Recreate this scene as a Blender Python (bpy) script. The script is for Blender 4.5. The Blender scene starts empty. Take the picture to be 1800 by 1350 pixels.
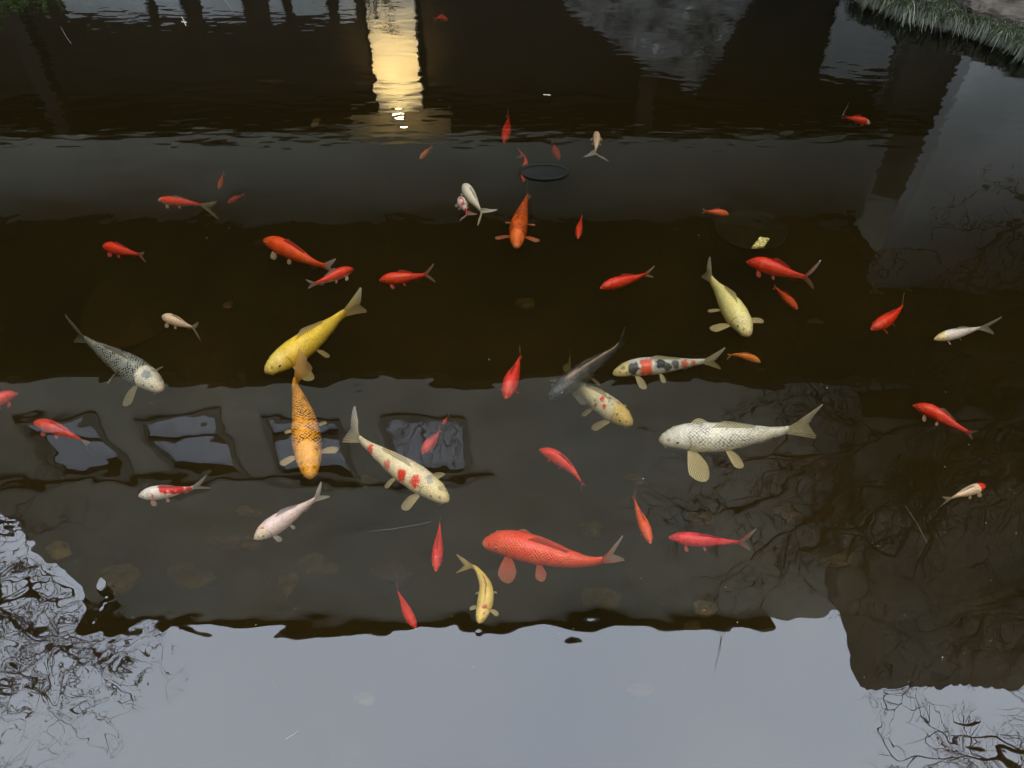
import bpy, bmesh, math, random
from mathutils import Vector, noise
random.seed(7)
R = math.radians
scene = bpy.context.scene
COL = scene.collection

# ------------------------------------------------------------------ camera
CAM_H, PITCH, FPX = 2.4, 47.0, 1352.0
cam_d = bpy.data.cameras.new('camera')
cam = bpy.data.objects.new('camera', cam_d); COL.objects.link(cam)
cam.location = (0, 0, CAM_H)
cam.rotation_euler = (R(90 - PITCH), 0, 0)
cam_d.sensor_fit = 'HORIZONTAL'; cam_d.sensor_width = 36.0
cam_d.lens = 36.0 * FPX / 1800.0
cam_d.clip_start = 0.05; cam_d.clip_end = 1000
scene.camera = cam
# ------------------------------------------------------------------ sky, sun
world = bpy.data.worlds.new('World'); scene.world = world
world.use_nodes = True
wn = world.node_tree; wn.nodes.clear()
SUN_EL, SUN_AZ = 52.0, 152.0      # azimuth the light comes from, clockwise from +Y
sky = wn.nodes.new('ShaderNodeTexSky'); sky.sky_type = 'NISHITA'; sky.sun_disc = False
sky.sun_elevation = R(SUN_EL); sky.sun_rotation = R(SUN_AZ)
tc = wn.nodes.new('ShaderNodeTexCoord')
ns = wn.nodes.new('ShaderNodeTexNoise'); ns.inputs['Scale'].default_value = 1.6; ns.inputs['Detail'].default_value = 5
wn.links.new(tc.outputs['Generated'], ns.inputs['Vector'])
rmp = wn.nodes.new('ShaderNodeValToRGB')
rmp.color_ramp.elements[0].position = 0.3; rmp.color_ramp.elements[0].color = (0.82, 0.90, 1.06, 1)
rmp.color_ramp.elements[1].position = 0.7; rmp.color_ramp.elements[1].color = (1.03, 1.10, 1.20, 1)
wn.links.new(ns.outputs['Fac'], rmp.inputs['Fac'])
sc = wn.nodes.new('ShaderNodeVectorMath'); sc.operation = 'SCALE'; sc.inputs['Scale'].default_value = 19.0
wn.links.new(rmp.outputs['Color'], sc.inputs[0])
mx = wn.nodes.new('ShaderNodeMix'); mx.data_type = 'RGBA'; mx.inputs['Factor'].default_value = 0.9
wn.links.new(sky.outputs['Color'], mx.inputs[6]); wn.links.new(sc.outputs[0], mx.inputs[7])
bg = wn.nodes.new('ShaderNodeBackground'); bg.inputs['Strength'].default_value = 0.1
wn.links.new(mx.outputs[2], bg.inputs['Color'])
wo = wn.nodes.new('ShaderNodeOutputWorld'); wn.links.new(bg.outputs[0], wo.inputs['Surface'])

sun_d = bpy.data.lights.new('sun', 'SUN'); sun_d.energy = 1.5; sun_d.angle = R(20); sun_d.color = (1.0, 0.92, 0.78)
sun = bpy.data.objects.new('sun', sun_d); COL.objects.link(sun)
_d = Vector((math.sin(R(SUN_AZ)) * math.cos(R(SUN_EL)), math.cos(R(SUN_AZ)) * math.cos(R(SUN_EL)), math.sin(R(SUN_EL))))
sun.rotation_euler = _d.to_track_quat('Z', 'Y').to_euler()
scene.view_settings.view_transform = 'Standard'; scene.view_settings.look = 'None'
scene.view_settings.exposure = 1.40; scene.view_settings.gamma = 1.0
scene.render.engine = 'CYCLES'
scene.cycles.transparent_max_bounces = 24
scene.cycles.max_bounces = 8
scene.cycles.use_denoising = True

# ------------------------------------------------------------------ measuring helpers
SP, CP = math.sin(R(PITCH)), math.cos(R(PITCH))
def ray(px, py):
    x = (px - 900) / FPX; u = (675 - py) / FPX
    return Vector((x, CP + u * SP, -SP + u * CP))
def wat(px, py, z=0.0):
    r = ray(px, py); t = (z - CAM_H) / r.z
    return Vector((r.x * t, r.y * t, z))
def refl(px, py, D):
    r = ray(px, py); t = D / r.y
    return Vector((r.x * t, D, -CAM_H - r.z * t))
def mpp(px, py, z=0.0):       # metres per pixel there
    r = ray(px, py); t = (z - CAM_H) / r.z
    return t / FPX

# ------------------------------------------------------------------ object helpers
def link(o, parent=None):
    COL.objects.link(o)
    if parent: o.parent = parent
    return o
def props(o, label=None, cat=None, group=None, kind=None):
    if label: o['label'] = label
    if cat: o['category'] = cat
    if group: o['group'] = group
    if kind: o['kind'] = kind
    return o
def empty(name, loc=(0, 0, 0), label=None, cat=None, group=None):
    o = bpy.data.objects.new(name, None); o.location = loc; o.empty_display_size = 0.1
    link(o); return props(o, label, cat, group)
def mesh_obj(name, verts, faces, mat, parent=None, smooth=False, loc=None, mats=None, fmat=None):
    me = bpy.data.meshes.new(name)
    if loc is not None:
        l = Vector(loc); verts = [Vector(v) - l for v in verts]
    me.from_pydata([tuple(v) for v in verts], [], faces)
    for m in (mats or [mat]): me.materials.append(m)
    if smooth: me.polygons.foreach_set('use_smooth', [True] * len(me.polygons))
    if fmat: me.polygons.foreach_set('material_index', fmat)
    me.update()
    o = bpy.data.objects.new(name, me)
    link(o, parent)
    if loc is not None and parent is None: o.location = loc
    return o
class MB:
    def __init__(s): s.v = []; s.f = []
    def box(s, x0, x1, y0, y1, z0, z1):
        n = len(s.v)
        s.v += [(x0,y0,z0),(x1,y0,z0),(x1,y1,z0),(x0,y1,z0),(x0,y0,z1),(x1,y0,z1),(x1,y1,z1),(x0,y1,z1)]
        s.f += [(n,n+3,n+2,n+1),(n+4,n+5,n+6,n+7),(n,n+1,n+5,n+4),(n+1,n+2,n+6,n+5),(n+2,n+3,n+7,n+6),(n+3,n,n+4,n+7)]
        return s
    def tube(s, pts, rads, k=5, cap=True):
        n0 = len(s.v); m = len(pts)
        for i, p in enumerate(pts):
            p = Vector(p)
            a = Vector(pts[max(i-1, 0)]); b = Vector(pts[min(i+1, m-1)])
            t = (b - a)
            t = t.normalized() if t.length > 1e-9 else Vector((0, 0, 1))
            r = t.cross(Vector((0.31, 0.17, 0.93)))
            if r.length < 1e-3: r = t.cross(Vector((1, 0, 0)))
            r.normalize(); q = t.cross(r)
            for j in range(k):
                a_ = 2 * math.pi * j / k
                s.v.append(tuple(p + (r * math.cos(a_) + q * math.sin(a_)) * rads[i]))
        for i in range(m - 1):
            for j in range(k):
                s.f.append((n0+i*k+j, n0+i*k+(j+1)%k, n0+(i+1)*k+(j+1)%k, n0+(i+1)*k+j))
        if cap:
            s.f.append(tuple(n0 + j for j in reversed(range(k))))
            s.f.append(tuple(n0 + (m-1)*k + j for j in range(k)))
        return s
    def build(s, name, mat, parent=None, smooth=False, loc=None):
        return mesh_obj(name, s.v, s.f, mat, parent, smooth, loc)

# ------------------------------------------------------------------ materials
def new_mat(name):
    m = bpy.data.materials.new(name); m.use_nodes = True
    nt = m.node_tree; nt.nodes.clear()
    out = nt.nodes.new('ShaderNodeOutputMaterial')
    return m, nt, out
def ramp(nt, stops):
    r = nt.nodes.new('ShaderNodeValToRGB'); e = r.color_ramp.elements
    while len(e) < len(stops): e.new(0.5)
    for k, (p, c) in enumerate(stops):
        e[k].position = p; e[k].color = (*c, 1) if len(c) == 3 else c
    return r
def mottled(name, c1, c2, scale=3.0, rough=0.85, bump=0.02, stretch=(1, 1, 1), detail=6, c3=None, spec=0.3):
    m, nt, out = new_mat(name)
    tcn = nt.nodes.new('ShaderNodeTexCoord'); mp = nt.nodes.new('ShaderNodeMapping')
    mp.inputs['Scale'].default_value = stretch
    nt.links.new(tcn.outputs['Object'], mp.inputs['Vector'])
    n = nt.nodes.new('ShaderNodeTexNoise'); n.inputs['Scale'].default_value = scale; n.inputs['Detail'].default_value = detail
    n.inputs['Roughness'].default_value = 0.62
    nt.links.new(mp.outputs[0], n.inputs['Vector'])
    stops = [(0.33, c1), (0.62, c2)] + ([(0.72, c3)] if c3 else [])
    rp = ramp(nt, stops); nt.links.new(n.outputs['Fac'], rp.inputs['Fac'])
    b = nt.nodes.new('ShaderNodeBsdfPrincipled'); b.inputs['Roughness'].default_value = rough
    b.inputs['Specular IOR Level'].default_value = spec
    nt.links.new(rp.outputs[0], b.inputs['Base Color'])
    n2 = nt.nodes.new('ShaderNodeTexNoise'); n2.inputs['Scale'].default_value = scale * 6; n2.inputs['Detail'].default_value = 5
    nt.links.new(mp.outputs[0], n2.inputs['Vector'])
    bu = nt.nodes.new('ShaderNodeBump'); bu.inputs['Distance'].default_value = bump; bu.inputs['Strength'].default_value = 0.6
    nt.links.new(n2.outputs['Fac'], bu.inputs['Height']); nt.links.new(bu.outputs[0], b.inputs['Normal'])
    nt.links.new(b.outputs[0], out.inputs['Surface'])
    return m
M = {}
M['plaster'] = mottled('aged_plaster', (0.108, 0.113, 0.098), (0.168, 0.172, 0.150), 0.9, bump=0.01)
M['fascia'] = mottled('grey_fascia', (0.22, 0.225, 0.195), (0.31, 0.315, 0.27), 0.8, bump=0.01)
M['pale'] = mottled('pale_plaster', (0.29, 0.31, 0.30), (0.43, 0.45, 0.44), 0.9, bump=0.01)
M['darkwood'] = mottled('dark_stained_wood', (0.012, 0.009, 0.006), (0.035, 0.022, 0.013), 2.0, stretch=(1, 1, 6), bump=0.006)
M['brownwall'] = mottled('brown_weathered_wall', (0.035, 0.026, 0.018), (0.11, 0.09, 0.07), 0.9, bump=0.02, c3=(0.22, 0.21, 0.19))
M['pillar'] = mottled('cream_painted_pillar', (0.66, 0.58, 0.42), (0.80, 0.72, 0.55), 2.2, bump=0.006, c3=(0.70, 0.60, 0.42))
M['lichen'] = mottled('vine_stained_render', (0.016, 0.013, 0.009), (0.075, 0.068, 0.053), 0.8, bump=0.03, c3=(0.22, 0.22, 0.19), detail=10)
M['duststraw'] = mottled('dull_straw', (0.05, 0.047, 0.035), (0.12, 0.11, 0.09), 20.0, bump=0.0)
M['trim'] = mottled('weathered_grey_trim', (0.05, 0.05, 0.042), (0.09, 0.088, 0.075), 3.0, bump=0.005)
M['tile'] = mottled('dark_roof_tile', (0.03, 0.03, 0.032), (0.07, 0.07, 0.075), 5.0, bump=0.01)
M['rock'] = mottled('pitted_limestone', (0.018, 0.018, 0.017), (0.075, 0.078, 0.074), 3.0, bump=0.09, c3=(0.36, 0.37, 0.37), detail=9)
M['bankrock'] = mottled('layered_bank_rock', (0.010, 0.007, 0.005), (0.05, 0.044, 0.035), 2.2, bump=0.03, stretch=(1, 1.2, 7), c3=(0.10, 0.096, 0.085), detail=8)
M['bark'] = mottled('winter_bark', (0.018, 0.014, 0.011), (0.05, 0.04, 0.032), 9.0, bump=0.01)
M['earth'] = mottled('damp_earth', (0.006, 0.0055, 0.003), (0.018, 0.016, 0.008), 1.5, bump=0.03)
M['silt'] = mottled('pond_silt', (0.035, 0.028, 0.012), (0.12, 0.10, 0.05), 1.1, bump=0.02, c3=(0.20, 0.17, 0.09))
M['stone'] = mottled('mossy_stone', (0.035, 0.027, 0.010), (0.13, 0.10, 0.04), 16.0, bump=0.01)
M['dish'] = mottled('dark_glazed_dish', (0.006, 0.008, 0.010), (0.012, 0.015, 0.018), 6.0, rough=0.9, spec=0.05, bump=0.002)
M['rim'] = mottled('pale_glazed_rim', (0.02, 0.025, 0.027), (0.05, 0.06, 0.065), 30.0, rough=0.8, bump=0.002)
M['leafdark'] = mottled('evergreen_leaf', (0.02, 0.05, 0.015), (0.07, 0.12, 0.03), 3.0, bump=0.0)
M['twig'] = mottled('pale_twig', (0.16, 0.15, 0.11), (0.34, 0.32, 0.26), 20.0, bump=0.0)
M['sienna'] = mottled('brown_dead_leaf', (0.028, 0.017, 0.006), (0.08, 0.05, 0.02), 16.0, bump=0.0)
M['tray'] = mottled('algae_covered_tray', (0.008, 0.007, 0.002), (0.02, 0.017, 0.006), 5.0, bump=0.003)
M['goldtile'] = mottled('flecked_gold_tile', (0.10, 0.08, 0.01), (0.85, 0.75, 0.28), 60.0, bump=0.002, detail=2)

def grass_mat():
    m, nt, out = new_mat('grass_blade')
    a = nt.nodes.new('ShaderNodeAttribute'); a.attribute_name = 'Col'
    d = nt.nodes.new('ShaderNodeBsdfPrincipled'); d.inputs['Roughness'].default_value = 0.55
    nt.links.new(a.outputs['Color'], d.inputs['Base Color'])
    nt.links.new(d.outputs[0], out.inputs['Surface']); return m
M['grass'] = grass_mat()

# lamp: an emitter (it is a lit lamp)
m, nt, out = new_mat('lamp_glow')
e = nt.nodes.new('ShaderNodeEmission'); e.inputs['Color'].default_value = (1.0, 0.80, 0.42, 1); e.inputs['Strength'].default_value = 32
nt.links.new(e.outputs[0], out.inputs['Surface']); M['lampglow'] = m

# ---- water
SIG_A = 3.4
def water_mat():
    m, nt, out = new_mat('pond_water')
    tcn = nt.nodes.new('ShaderNodeTexCoord')
    def layer(scale, stretch, dist, detail=2.0, rot=0.0, distort=0.0):
        mp = nt.nodes.new('ShaderNodeMapping'); mp.inputs['Scale'].default_value = stretch; mp.inputs['Rotation'].default_value = (0, 0, R(rot))
        nt.links.new(tcn.outputs['Object'], mp.inputs['Vector'])
        n = nt.nodes.new('ShaderNodeTexNoise'); n.inputs['Scale'].default_value = scale
        n.inputs['Detail'].default_value = detail; n.inputs['Roughness'].default_value = 0.35; n.inputs['Distortion'].default_value = distort
        nt.links.new(mp.outputs[0], n.inputs['Vector'])
        k = nt.nodes.new('ShaderNodeMath'); k.operation = 'MULTIPLY'; k.inputs[1].default_value = dist
        nt.links.new(n.outputs['Fac'], k.inputs[0]); return k
    def add(a, b):
        k = nt.nodes.new('ShaderNodeMath'); k.operation = 'ADD'
        nt.links.new(a.outputs[0], k.inputs[0]); nt.links.new(b.outputs[0], k.inputs[1]); return k
    def mul(a, b):
        k = nt.nodes.new('ShaderNodeMath'); k.operation = 'MULTIPLY'
        nt.links.new(a.outputs[0], k.inputs[0]); nt.links.new(b.outputs[0], k.inputs[1]); return k
    sep = nt.nodes.new('ShaderNodeSeparateXYZ'); nt.links.new(tcn.outputs['Object'], sep.inputs[0])
    def mask(sock, a, b):
        k = nt.nodes.new('ShaderNodeMapRange'); k.interpolation_type = 'SMOOTHSTEP'
        k.inputs['From Min'].default_value = a; k.inputs['From Max'].default_value = b
        nt.links.new(sock, k.inputs['Value']); return k
    swell = layer(2.6, (1, 1.3, 1), 0.0026, 1.0)
    mid = layer(6.5, (1, 1.2, 1), 0.0008, 1.0, 20, 0.3)
    fine = layer(8.5, (0.7, 1.8, 1), 0.0014, 1.5, 12)      # breeze ripples by the far bank
    nearm = layer(7.5, (1, 1, 1), 0.0013, 1.0, 0, 0.8)     # swirls under the left tree
    far = mask(sep.outputs['Y'], 3.4, 4.6)
    left = mask(sep.outputs['X'], -0.7, -1.2); near = mask(sep.outputs['Y'], 1.75, 1.35)
    h = add(add(swell, mid), mul(fine, far))
    h = add(h, mul(nearm, mul(left, near)))
    for (qx, qy, wl, amp) in ((632, 693, .04, .00011), (740, 1114, .10, .00006), (842, 1112, .09, .00006)):
        c = wat(qx, qy)                                  # rings left by fish touching the surface
        vd = nt.nodes.new('ShaderNodeVectorMath'); vd.operation = 'DISTANCE'; vd.inputs[1].default_value = (c.x, c.y, 0)
        nt.links.new(tcn.outputs['Object'], vd.inputs[0])
        a1 = nt.nodes.new('ShaderNodeMath'); a1.operation = 'MULTIPLY'; a1.inputs[1].default_value = 2 * math.pi / wl; nt.links.new(vd.outputs['Value'], a1.inputs[0])
        a2 = nt.nodes.new('ShaderNodeMath'); a2.operation = 'SINE'; nt.links.new(a1.outputs[0], a2.inputs[0])
        a3 = nt.nodes.new('ShaderNodeMapRange'); a3.interpolation_type = 'SMOOTHSTEP'
        a3.inputs['From Min'].default_value = wl * 2.2; a3.inputs['From Max'].default_value = wl * 0.6; a3.inputs['To Max'].default_value = amp
        nt.links.new(vd.outputs['Value'], a3.inputs['Value'])
        h = add(h, mul(a2, a3))
    bu = nt.nodes.new('ShaderNodeBump'); bu.inputs['Distance'].default_value = 1.0; bu.inputs['Strength'].default_value = 1.0
    nt.links.new(h.outputs[0], bu.inputs['Height'])
    fr = nt.nodes.new('ShaderNodeFresnel'); fr.inputs['IOR'].default_value = 1.68
    g = nt.nodes.new('ShaderNodeBsdfGlossy'); g.inputs['Roughness'].default_value = 0.0; g.inputs['Color'].default_value = (0.98, 1, 1, 1)
    nt.links.new(bu.outputs[0], g.inputs['Normal'])
    t = nt.nodes.new('ShaderNodeBsdfTransparent')
    mix = nt.nodes.new('ShaderNodeMixShader')
    nt.links.new(fr.outputs[0], mix.inputs[0]); nt.links.new(t.outputs[0], mix.inputs[1]); nt.links.new(g.outputs[0], mix.inputs[2])
    nt.links.new(mix.outputs[0], out.inputs['Surface'])
    def vol(nt, out):
        va = nt.nodes.new('ShaderNodeVolumeAbsorption'); va.inputs['Density'].default_value = SIG_A; va.inputs['Color'].default_value = (0.50, 0.38, 0.05, 1)
        vs = nt.nodes.new('ShaderNodeVolumeScatter'); vs.inputs['Density'].default_value = 0.115; vs.inputs['Color'].default_value = (0.74, 0.69, 0.27, 1)
        ad = nt.nodes.new('ShaderNodeAddShader')
        nt.links.new(va.outputs[0], ad.inputs[0]); nt.links.new(vs.outputs[0], ad.inputs[1])
        nt.links.new(ad.outputs[0], out.inputs['Volume'])
    vol(nt, out)
    m2, nt2, out2 = new_mat('pond_water_body')
    t2 = nt2.nodes.new('ShaderNodeBsdfTransparent'); nt2.links.new(t2.outputs[0], out2.inputs['Surface'])
    vol(nt2, out2)
    return m, m2
WM, WM2 = water_mat()

# ------------------------------------------------------------------ ground, pond bed, water
corner = [wat(1500, -22, 0.1), wat(1560, 0, .1), wat(1640, 22, 0.1), wat(1720, 38, 0.1), wat(1800, 70, .1), wat(1900, 100, .1)]
outline = [(-8.2, 0.3), (-8.4, 3.5), (-8.0, 6.4), (-6.0, 6.9), (-2.0, 6.8), (1.0, 6.9)]
outline += [(p.x, p.y) for p in corner]
outline += [(5.2, 4.4), (5.4, 2.2), (5.3, 0.3), (0.0, 0.3)]
# subdivide with slight wobble
ol = []
for i, a in enumerate(outline):
    b = outline[(i + 1) % len(outline)]
    n = max(1, int(math.dist(a, b) / 0.35))
    for k in range(n):
        f = k / n; x = a[0] + (b[0]-a[0])*f; y = a[1] + (b[1]-a[1])*f
        w = 0.05 * noise.noise(Vector((x*1.7, y*1.7, 3)))
        ol.append((x + w, y + w))
cx, cy = -0.5, 3.2
def ring(scale, z, rad=None):
    res = []
    for x, y in ol:
        dx, dy = x - cx, y - cy
        if rad:
            l = math.hypot(dx, dy); res.append((cx + dx/l*rad, cy + dy/l*rad, z))
        else:
            l = math.hypot(dx, dy); res.append((x + dx/l*scale, y + dy/l*scale, z + (0.04*noise.noise(Vector((x*3, y*3, z*9))) if scale > 0 else 0)))
    return res
rings = [ring(-0.02, -0.85), ring(0.0, -0.02), ring(0.02, 0.03), ring(0.25, 0.06), ring(0.8, 0.12), ring(0, 0.15, 14), ring(0, 0.15, 60), ring(0, 0.1, 300)]
gv, gf = [], []
N = len(ol)
for r_ in rings: gv += r_
for i in range(len(rings) - 1):
    for j in range(N):
        gf.append((i*N+j, i*N+(j+1) % N, (i+1)*N+(j+1) % N, (i+1)*N+j))
props(mesh_obj('ground', gv, gf, M['earth'], smooth=False), 'damp earth bank around the pond', kind='structure')
# pond bed: an undulating sheet
bv, bf = [], []
nx, ny = 90, 60
for j in range(ny + 1):
    for i in range(nx + 1):
        x = -9 + 15.5 * i / nx; y = 0 + 7.6 * j / ny
        bv.append((x, y, -0.62 + 0.10 * noise.noise(Vector((x*0.9, y*0.9, 1))) + 0.03 * noise.noise(Vector((x*4, y*4, 5)))))
for j in range(ny):
    for i in range(nx):
        a = j*(nx+1)+i; bf.append((a, a+1, a+nx+2, a+nx+1))
props(mesh_obj('pond_bed', bv, bf, M['silt'], smooth=True), 'dark silty floor of the pond', kind='structure')
# water body, closed
wb = MB().box(-8.9, 6.3, 0.12, 7.45, -0.84, 0.0)
w = mesh_obj('water', wb.v, wb.f, None, mats=[WM, WM2], fmat=[1, 0, 1, 1, 1, 1])
props(w, 'dark olive pond water mirroring the building and sky', kind='structure')

# ------------------------------------------------------------------ building across the pond
m, nt, out = new_mat('old_window_glass')
t_ = nt.nodes.new('ShaderNodeBsdfTransparent'); t_.inputs['Color'].default_value = (0.42, 0.43, 0.445, 1)
g_ = nt.nodes.new('ShaderNodeBsdfGlossy'); g_.inputs['Roughness'].default_value = 0.05
x_ = nt.nodes.new('ShaderNodeMixShader'); x_.inputs[0].default_value = 0.05
nt.links.new(t_.outputs[0], x_.inputs[1]); nt.links.new(g_.outputs[0], x_.inputs[2]); nt.links.new(x_.outputs[0], out.inputs['Surface'])
PANE = m
XR = 4.9
bld = empty('waterside_building', (0, 9, 0.1), 'grey waterside hall with window openings high in its upper wall, mirrored in the pond', 'building')
def bpart(mb, name, mat, parent=bld, smooth=False):
    o = mb.build(name, mat, parent, smooth)
    o.location = (0, -9, -0.1) if parent is bld else (0, 0, 0)
    return o
# upper wall with four openings
WX = [-5.41, -3.96, -2.51, -1.06]; WW = 0.44; WZ0, WZ1 = 4.57, 5.70
xb = [-7.1]
for c in WX: xb += [c - WW, c + WW]
xb += [1.0, 3.0, 5.4]
zb = [3.98, WZ0, WZ1, 7.4, 9.79]
Y0, Y1 = 5.95, 6.05
def lx(x, z):
    return x if x > -7.05 else -7.3 + 0.19 * (z - 5.6)
wv, wf = [], []
def quad(a, b, c, d):
    n = len(wv); wv.extend([a, b, c, d]); wf.append((n, n+1, n+2, n+3))
for i in range(len(xb) - 1):
    for j in range(len(zb) - 1):
        hole = j == 1 and any(abs((xb[i]+xb[i+1])/2 - c) < 0.1 for c in WX)
        x0, x1, z0, z1 = xb[i], xb[i+1], zb[j], zb[j+1]
        if not hole:
            quad((lx(x0,z0),Y0,z0),(x1,Y0,z0),(x1,Y0,z1),(lx(x0,z1),Y0,z1))
            quad((x1,Y1,z0),(lx(x0,z0),Y1,z0),(lx(x0,z1),Y1,z1),(x1,Y1,z1))
        else:
            quad((x0,Y0,z0),(x0,Y1,z0),(x1,Y1,z0),(x1,Y0,z0)); quad((x0,Y0,z1),(x1,Y0,z1),(x1,Y1,z1),(x0,Y1,z1))
            quad((x0,Y0,z0),(x0,Y0,z1),(x0,Y1,z1),(x0,Y1,z0)); quad((x1,Y0,z0),(x1,Y1,z0),(x1,Y1,z1),(x1,Y0,z1))
quad((lx(-7.1,3.98),Y0,3.98),(lx(-7.1,3.98),Y1,3.98),(5.4,Y1,3.98),(5.4,Y0,3.98))
quad((lx(-7.1,9.79),Y0,9.79),(5.4,Y0,9.79),(5.4,Y1,9.79),(lx(-7.1,9.79),Y1,9.79))
quad((lx(-7.1,3.98),Y0,3.98),(lx(-7.1,9.79),Y0,9.79),(lx(-7.1,9.79),Y1,9.79),(lx(-7.1,3.98),Y1,3.98))
quad((5.4,Y0,3.98),(5.4,Y1,3.98),(5.4,Y1,9.79),(5.4,Y0,9.79))
o = mesh_obj('upper_wall', wv, wf, M['plaster'], bld); o.location = (0, -9, -0.1)
for k, c in enumerate(WX):
    f = MB(); t = 0.06
    f.box(c-WW-t, c-WW+0.02, Y0-0.035, Y0-0.003, WZ0-t, WZ1+t); f.box(c+WW-0.02, c+WW+t, Y0-0.035, Y0-0.003, WZ0-t, WZ1+t)
    f.box(c-WW+0.022, c+WW-0.022, Y0-0.033, Y0-0.003, WZ0-t, WZ0+0.02); f.box(c-WW+0.022, c+WW-0.022, Y0-0.033, Y0-0.003, WZ1-0.02, WZ1+t)
    fr = bpart(f, 'window_frame', M['trim'])
    pane = MB().box(c-WW+0.004, c+WW-0.004, Y0+0.072, Y0+0.078, WZ0+0.004, WZ1-0.004); pane.build('pane', PANE, fr)
    if k < 3:
        m_ = MB().box(c-WW+0.002, c+WW-0.002, Y0+0.02, Y0+0.07, 4.93, 4.99); mo = m_.build('mullion', M['darkwood'], fr)
bpart(MB().box(-7.0, -0.25, Y0-0.05, Y0-0.003, 5.86, 5.93), 'string_course', M['trim'])
# eave: boards plus a row of round tile ends
ev = MB()
ev.box(-7.15, 4.42, 5.75, 6.6, 9.80, 9.86)
bpart(ev, 'eave_board', M['darkwood'])
tl = MB()
x = -7.2
while x < 4.4:
    tl.tube([(x, 5.90, 9.93), (x, 6.7, 10.12)], [0.07, 0.07], 8); x += 0.2
tl.box(-7.12, 4.4, 5.85, 6.65, 9.865, 9.92)
bpart(tl, 'roof_tiles', M['tile'])
# soffit of the overhang: boards and joists
so = MB(); x = -14.0
while x < XR - 0.01:
    so.box(x, min(x + 0.235, XR), 6.0, 9.09, 4.0, 4.03); x += 0.25
so.box(-14.0, XR, 6.0, 9.3, 4.035, 4.2)
bpart(so, 'soffit', M['darkwood'])
bpart(MB().box(-14, -7.2, 5.97, 6.12, 3.95, 4.9), 'side_wall', M['plaster'])
jo = MB(); x = -13.5
while x < XR:
    jo.box(x, x+0.09, 6.03, 9.08, 3.90, 3.997); x += 1.3
bpart(jo, 'joists', M['darkwood'])
bpart(MB().box(-14, XR, 9.1, 9.3, 2.72, 3.96), 'fascia_beam', M['fascia'])
# ground floor
bpart(MB().box(-14, 4.94, 10.0, 10.2, 0.1, 2.72), 'lower_wall', M['darkwood'])
bpart(MB().box(4.95, 6.2, 9.6, 9.8, 0.1, 4.0), 'corner_post', M['brownwall'])
bpart(MB().box(-14, 6.2, 9.31, 10.4, 2.74, 2.86), 'ceiling', M['darkwood'])
d = MB().box(4.06, 4.9, 9.88, 9.96, 0.1, 2.25); bpart(d, 'pale_door', M['pale'])
dd = MB()
for x0, x1 in ((-5.55, -4.55), (-4.42, -4.1), (-3.85, -3.35), (-3.0, -2.85), (-2.72, -2.3), (-2.15, -1.95)):
    dd.box(x0, x1, 9.93, 9.99, 0.1, 1.5)
bpart(dd, 'low_panels', M['pale'])
for x0 in (-13.0, -9.5, -6.0, 1.6):
    bpart(MB().box(x0, x0+0.22, 9.32, 9.54, 0.1, 2.72), 'post', M['darkwood'])
bpart(MB().box(4.95, 14, 9.9, 10.1, 0.1, 13.0), 'gable_wall', M['plaster'])
pA = refl(641, 10, 9.8); pB = refl(727, 10, 9.8)
bpart(MB().box(pA.x, pB.x, 9.8, 9.97, 0.1, 2.70), 'lit_pillar', M['pillar'])
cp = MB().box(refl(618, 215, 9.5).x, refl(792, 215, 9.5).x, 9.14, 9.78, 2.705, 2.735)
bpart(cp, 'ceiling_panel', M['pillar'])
lp = refl(703, 208, 9.62)
lampE = empty('ceiling_lamp', (lp.x, 9.60, 2.70), 'lit warm ceiling lamp above the cream pillar, mirrored bright in the water', 'lamp')
lampE.location = (lp.x, 9.60, 2.70)
lb = MB().tube([(0,0,0),(0,0,-0.03)], [0.11,0.10], 20); lb.build('lamp_housing', M['tile'], lampE)
lg = MB().tube([(0,0,-0.031),(0,0,-0.05),(0,0,-0.06)], [0.075,0.07,0.03], 20); lg.build('lamp_glass', M['lampglow'], lampE)
pl = bpy.data.lights.new('lamp_light', 'SPOT'); pl.spot_size = R(80); pl.spot_blend = 0.9; pl.energy = 88; pl.color = (1.0, 0.72, 0.30); pl.shadow_soft_size = 0.05
plo = bpy.data.objects.new('lamp_light', pl); link(plo); plo.location = (lp.x, 9.0, 2.30); plo.rotation_euler = (R(72), 0, 0)

# side building on the right: pale wall base, dark upper storey, canopy
sb = empty('side_building', (6, 7.5, 0.1), 'side building with pale base wall and dark jutting bay, mirrored at the right', 'building')
def spart(mb, name, mat):
    o = mb.build(name, mat, sb); o.location = (-6, -7.5, -0.1); return o
spart(MB().box(4.54, 14, 7.5, 7.7, 0.1, 3.9), 'base_wall', M['pale'])
spart(MB().box(4.91, 14, 6.2, 6.4, 3.91, 8.0), 'upper_wall', M['plaster'])
spart(MB().box(4.903, 14, 6.41, 7.7, 3.91, 4.05), 'soffit', M['darkwood'])
prof = [(3.25, 3.0), (3.54, 4.2), (3.75, 5.4), (4.10, 6.75), (4.45, 7.6), (5.16, 9.2)]
bvv = [(x, 4.6, z) for x, z in prof] + [(14, 4.6, 9.2), (14, 4.6, 3.0)]
nb = len(bvv); bvv += [(x, 4.95, z) for x, _, z in bvv]
bff = [tuple(range(nb))[::-1], tuple(range(nb, 2*nb))] + [(i, (i+1) % nb, nb+(i+1) % nb, nb+i) for i in range(nb)]
o = mesh_obj('jutting_bay', bvv, bff, M['lichen'], sb); o.location = (-6, -7.5, -0.1)
ct = MB(); x = 4.2
while x < 13.9:
    ct.tube([(x + 1.2, 4.62, 9.28), (x + 1.2, 6.6, 9.5)], [0.07, 0.07], 8); x += 0.19
spart(ct, 'roof_tiles', M['tile'])

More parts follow.
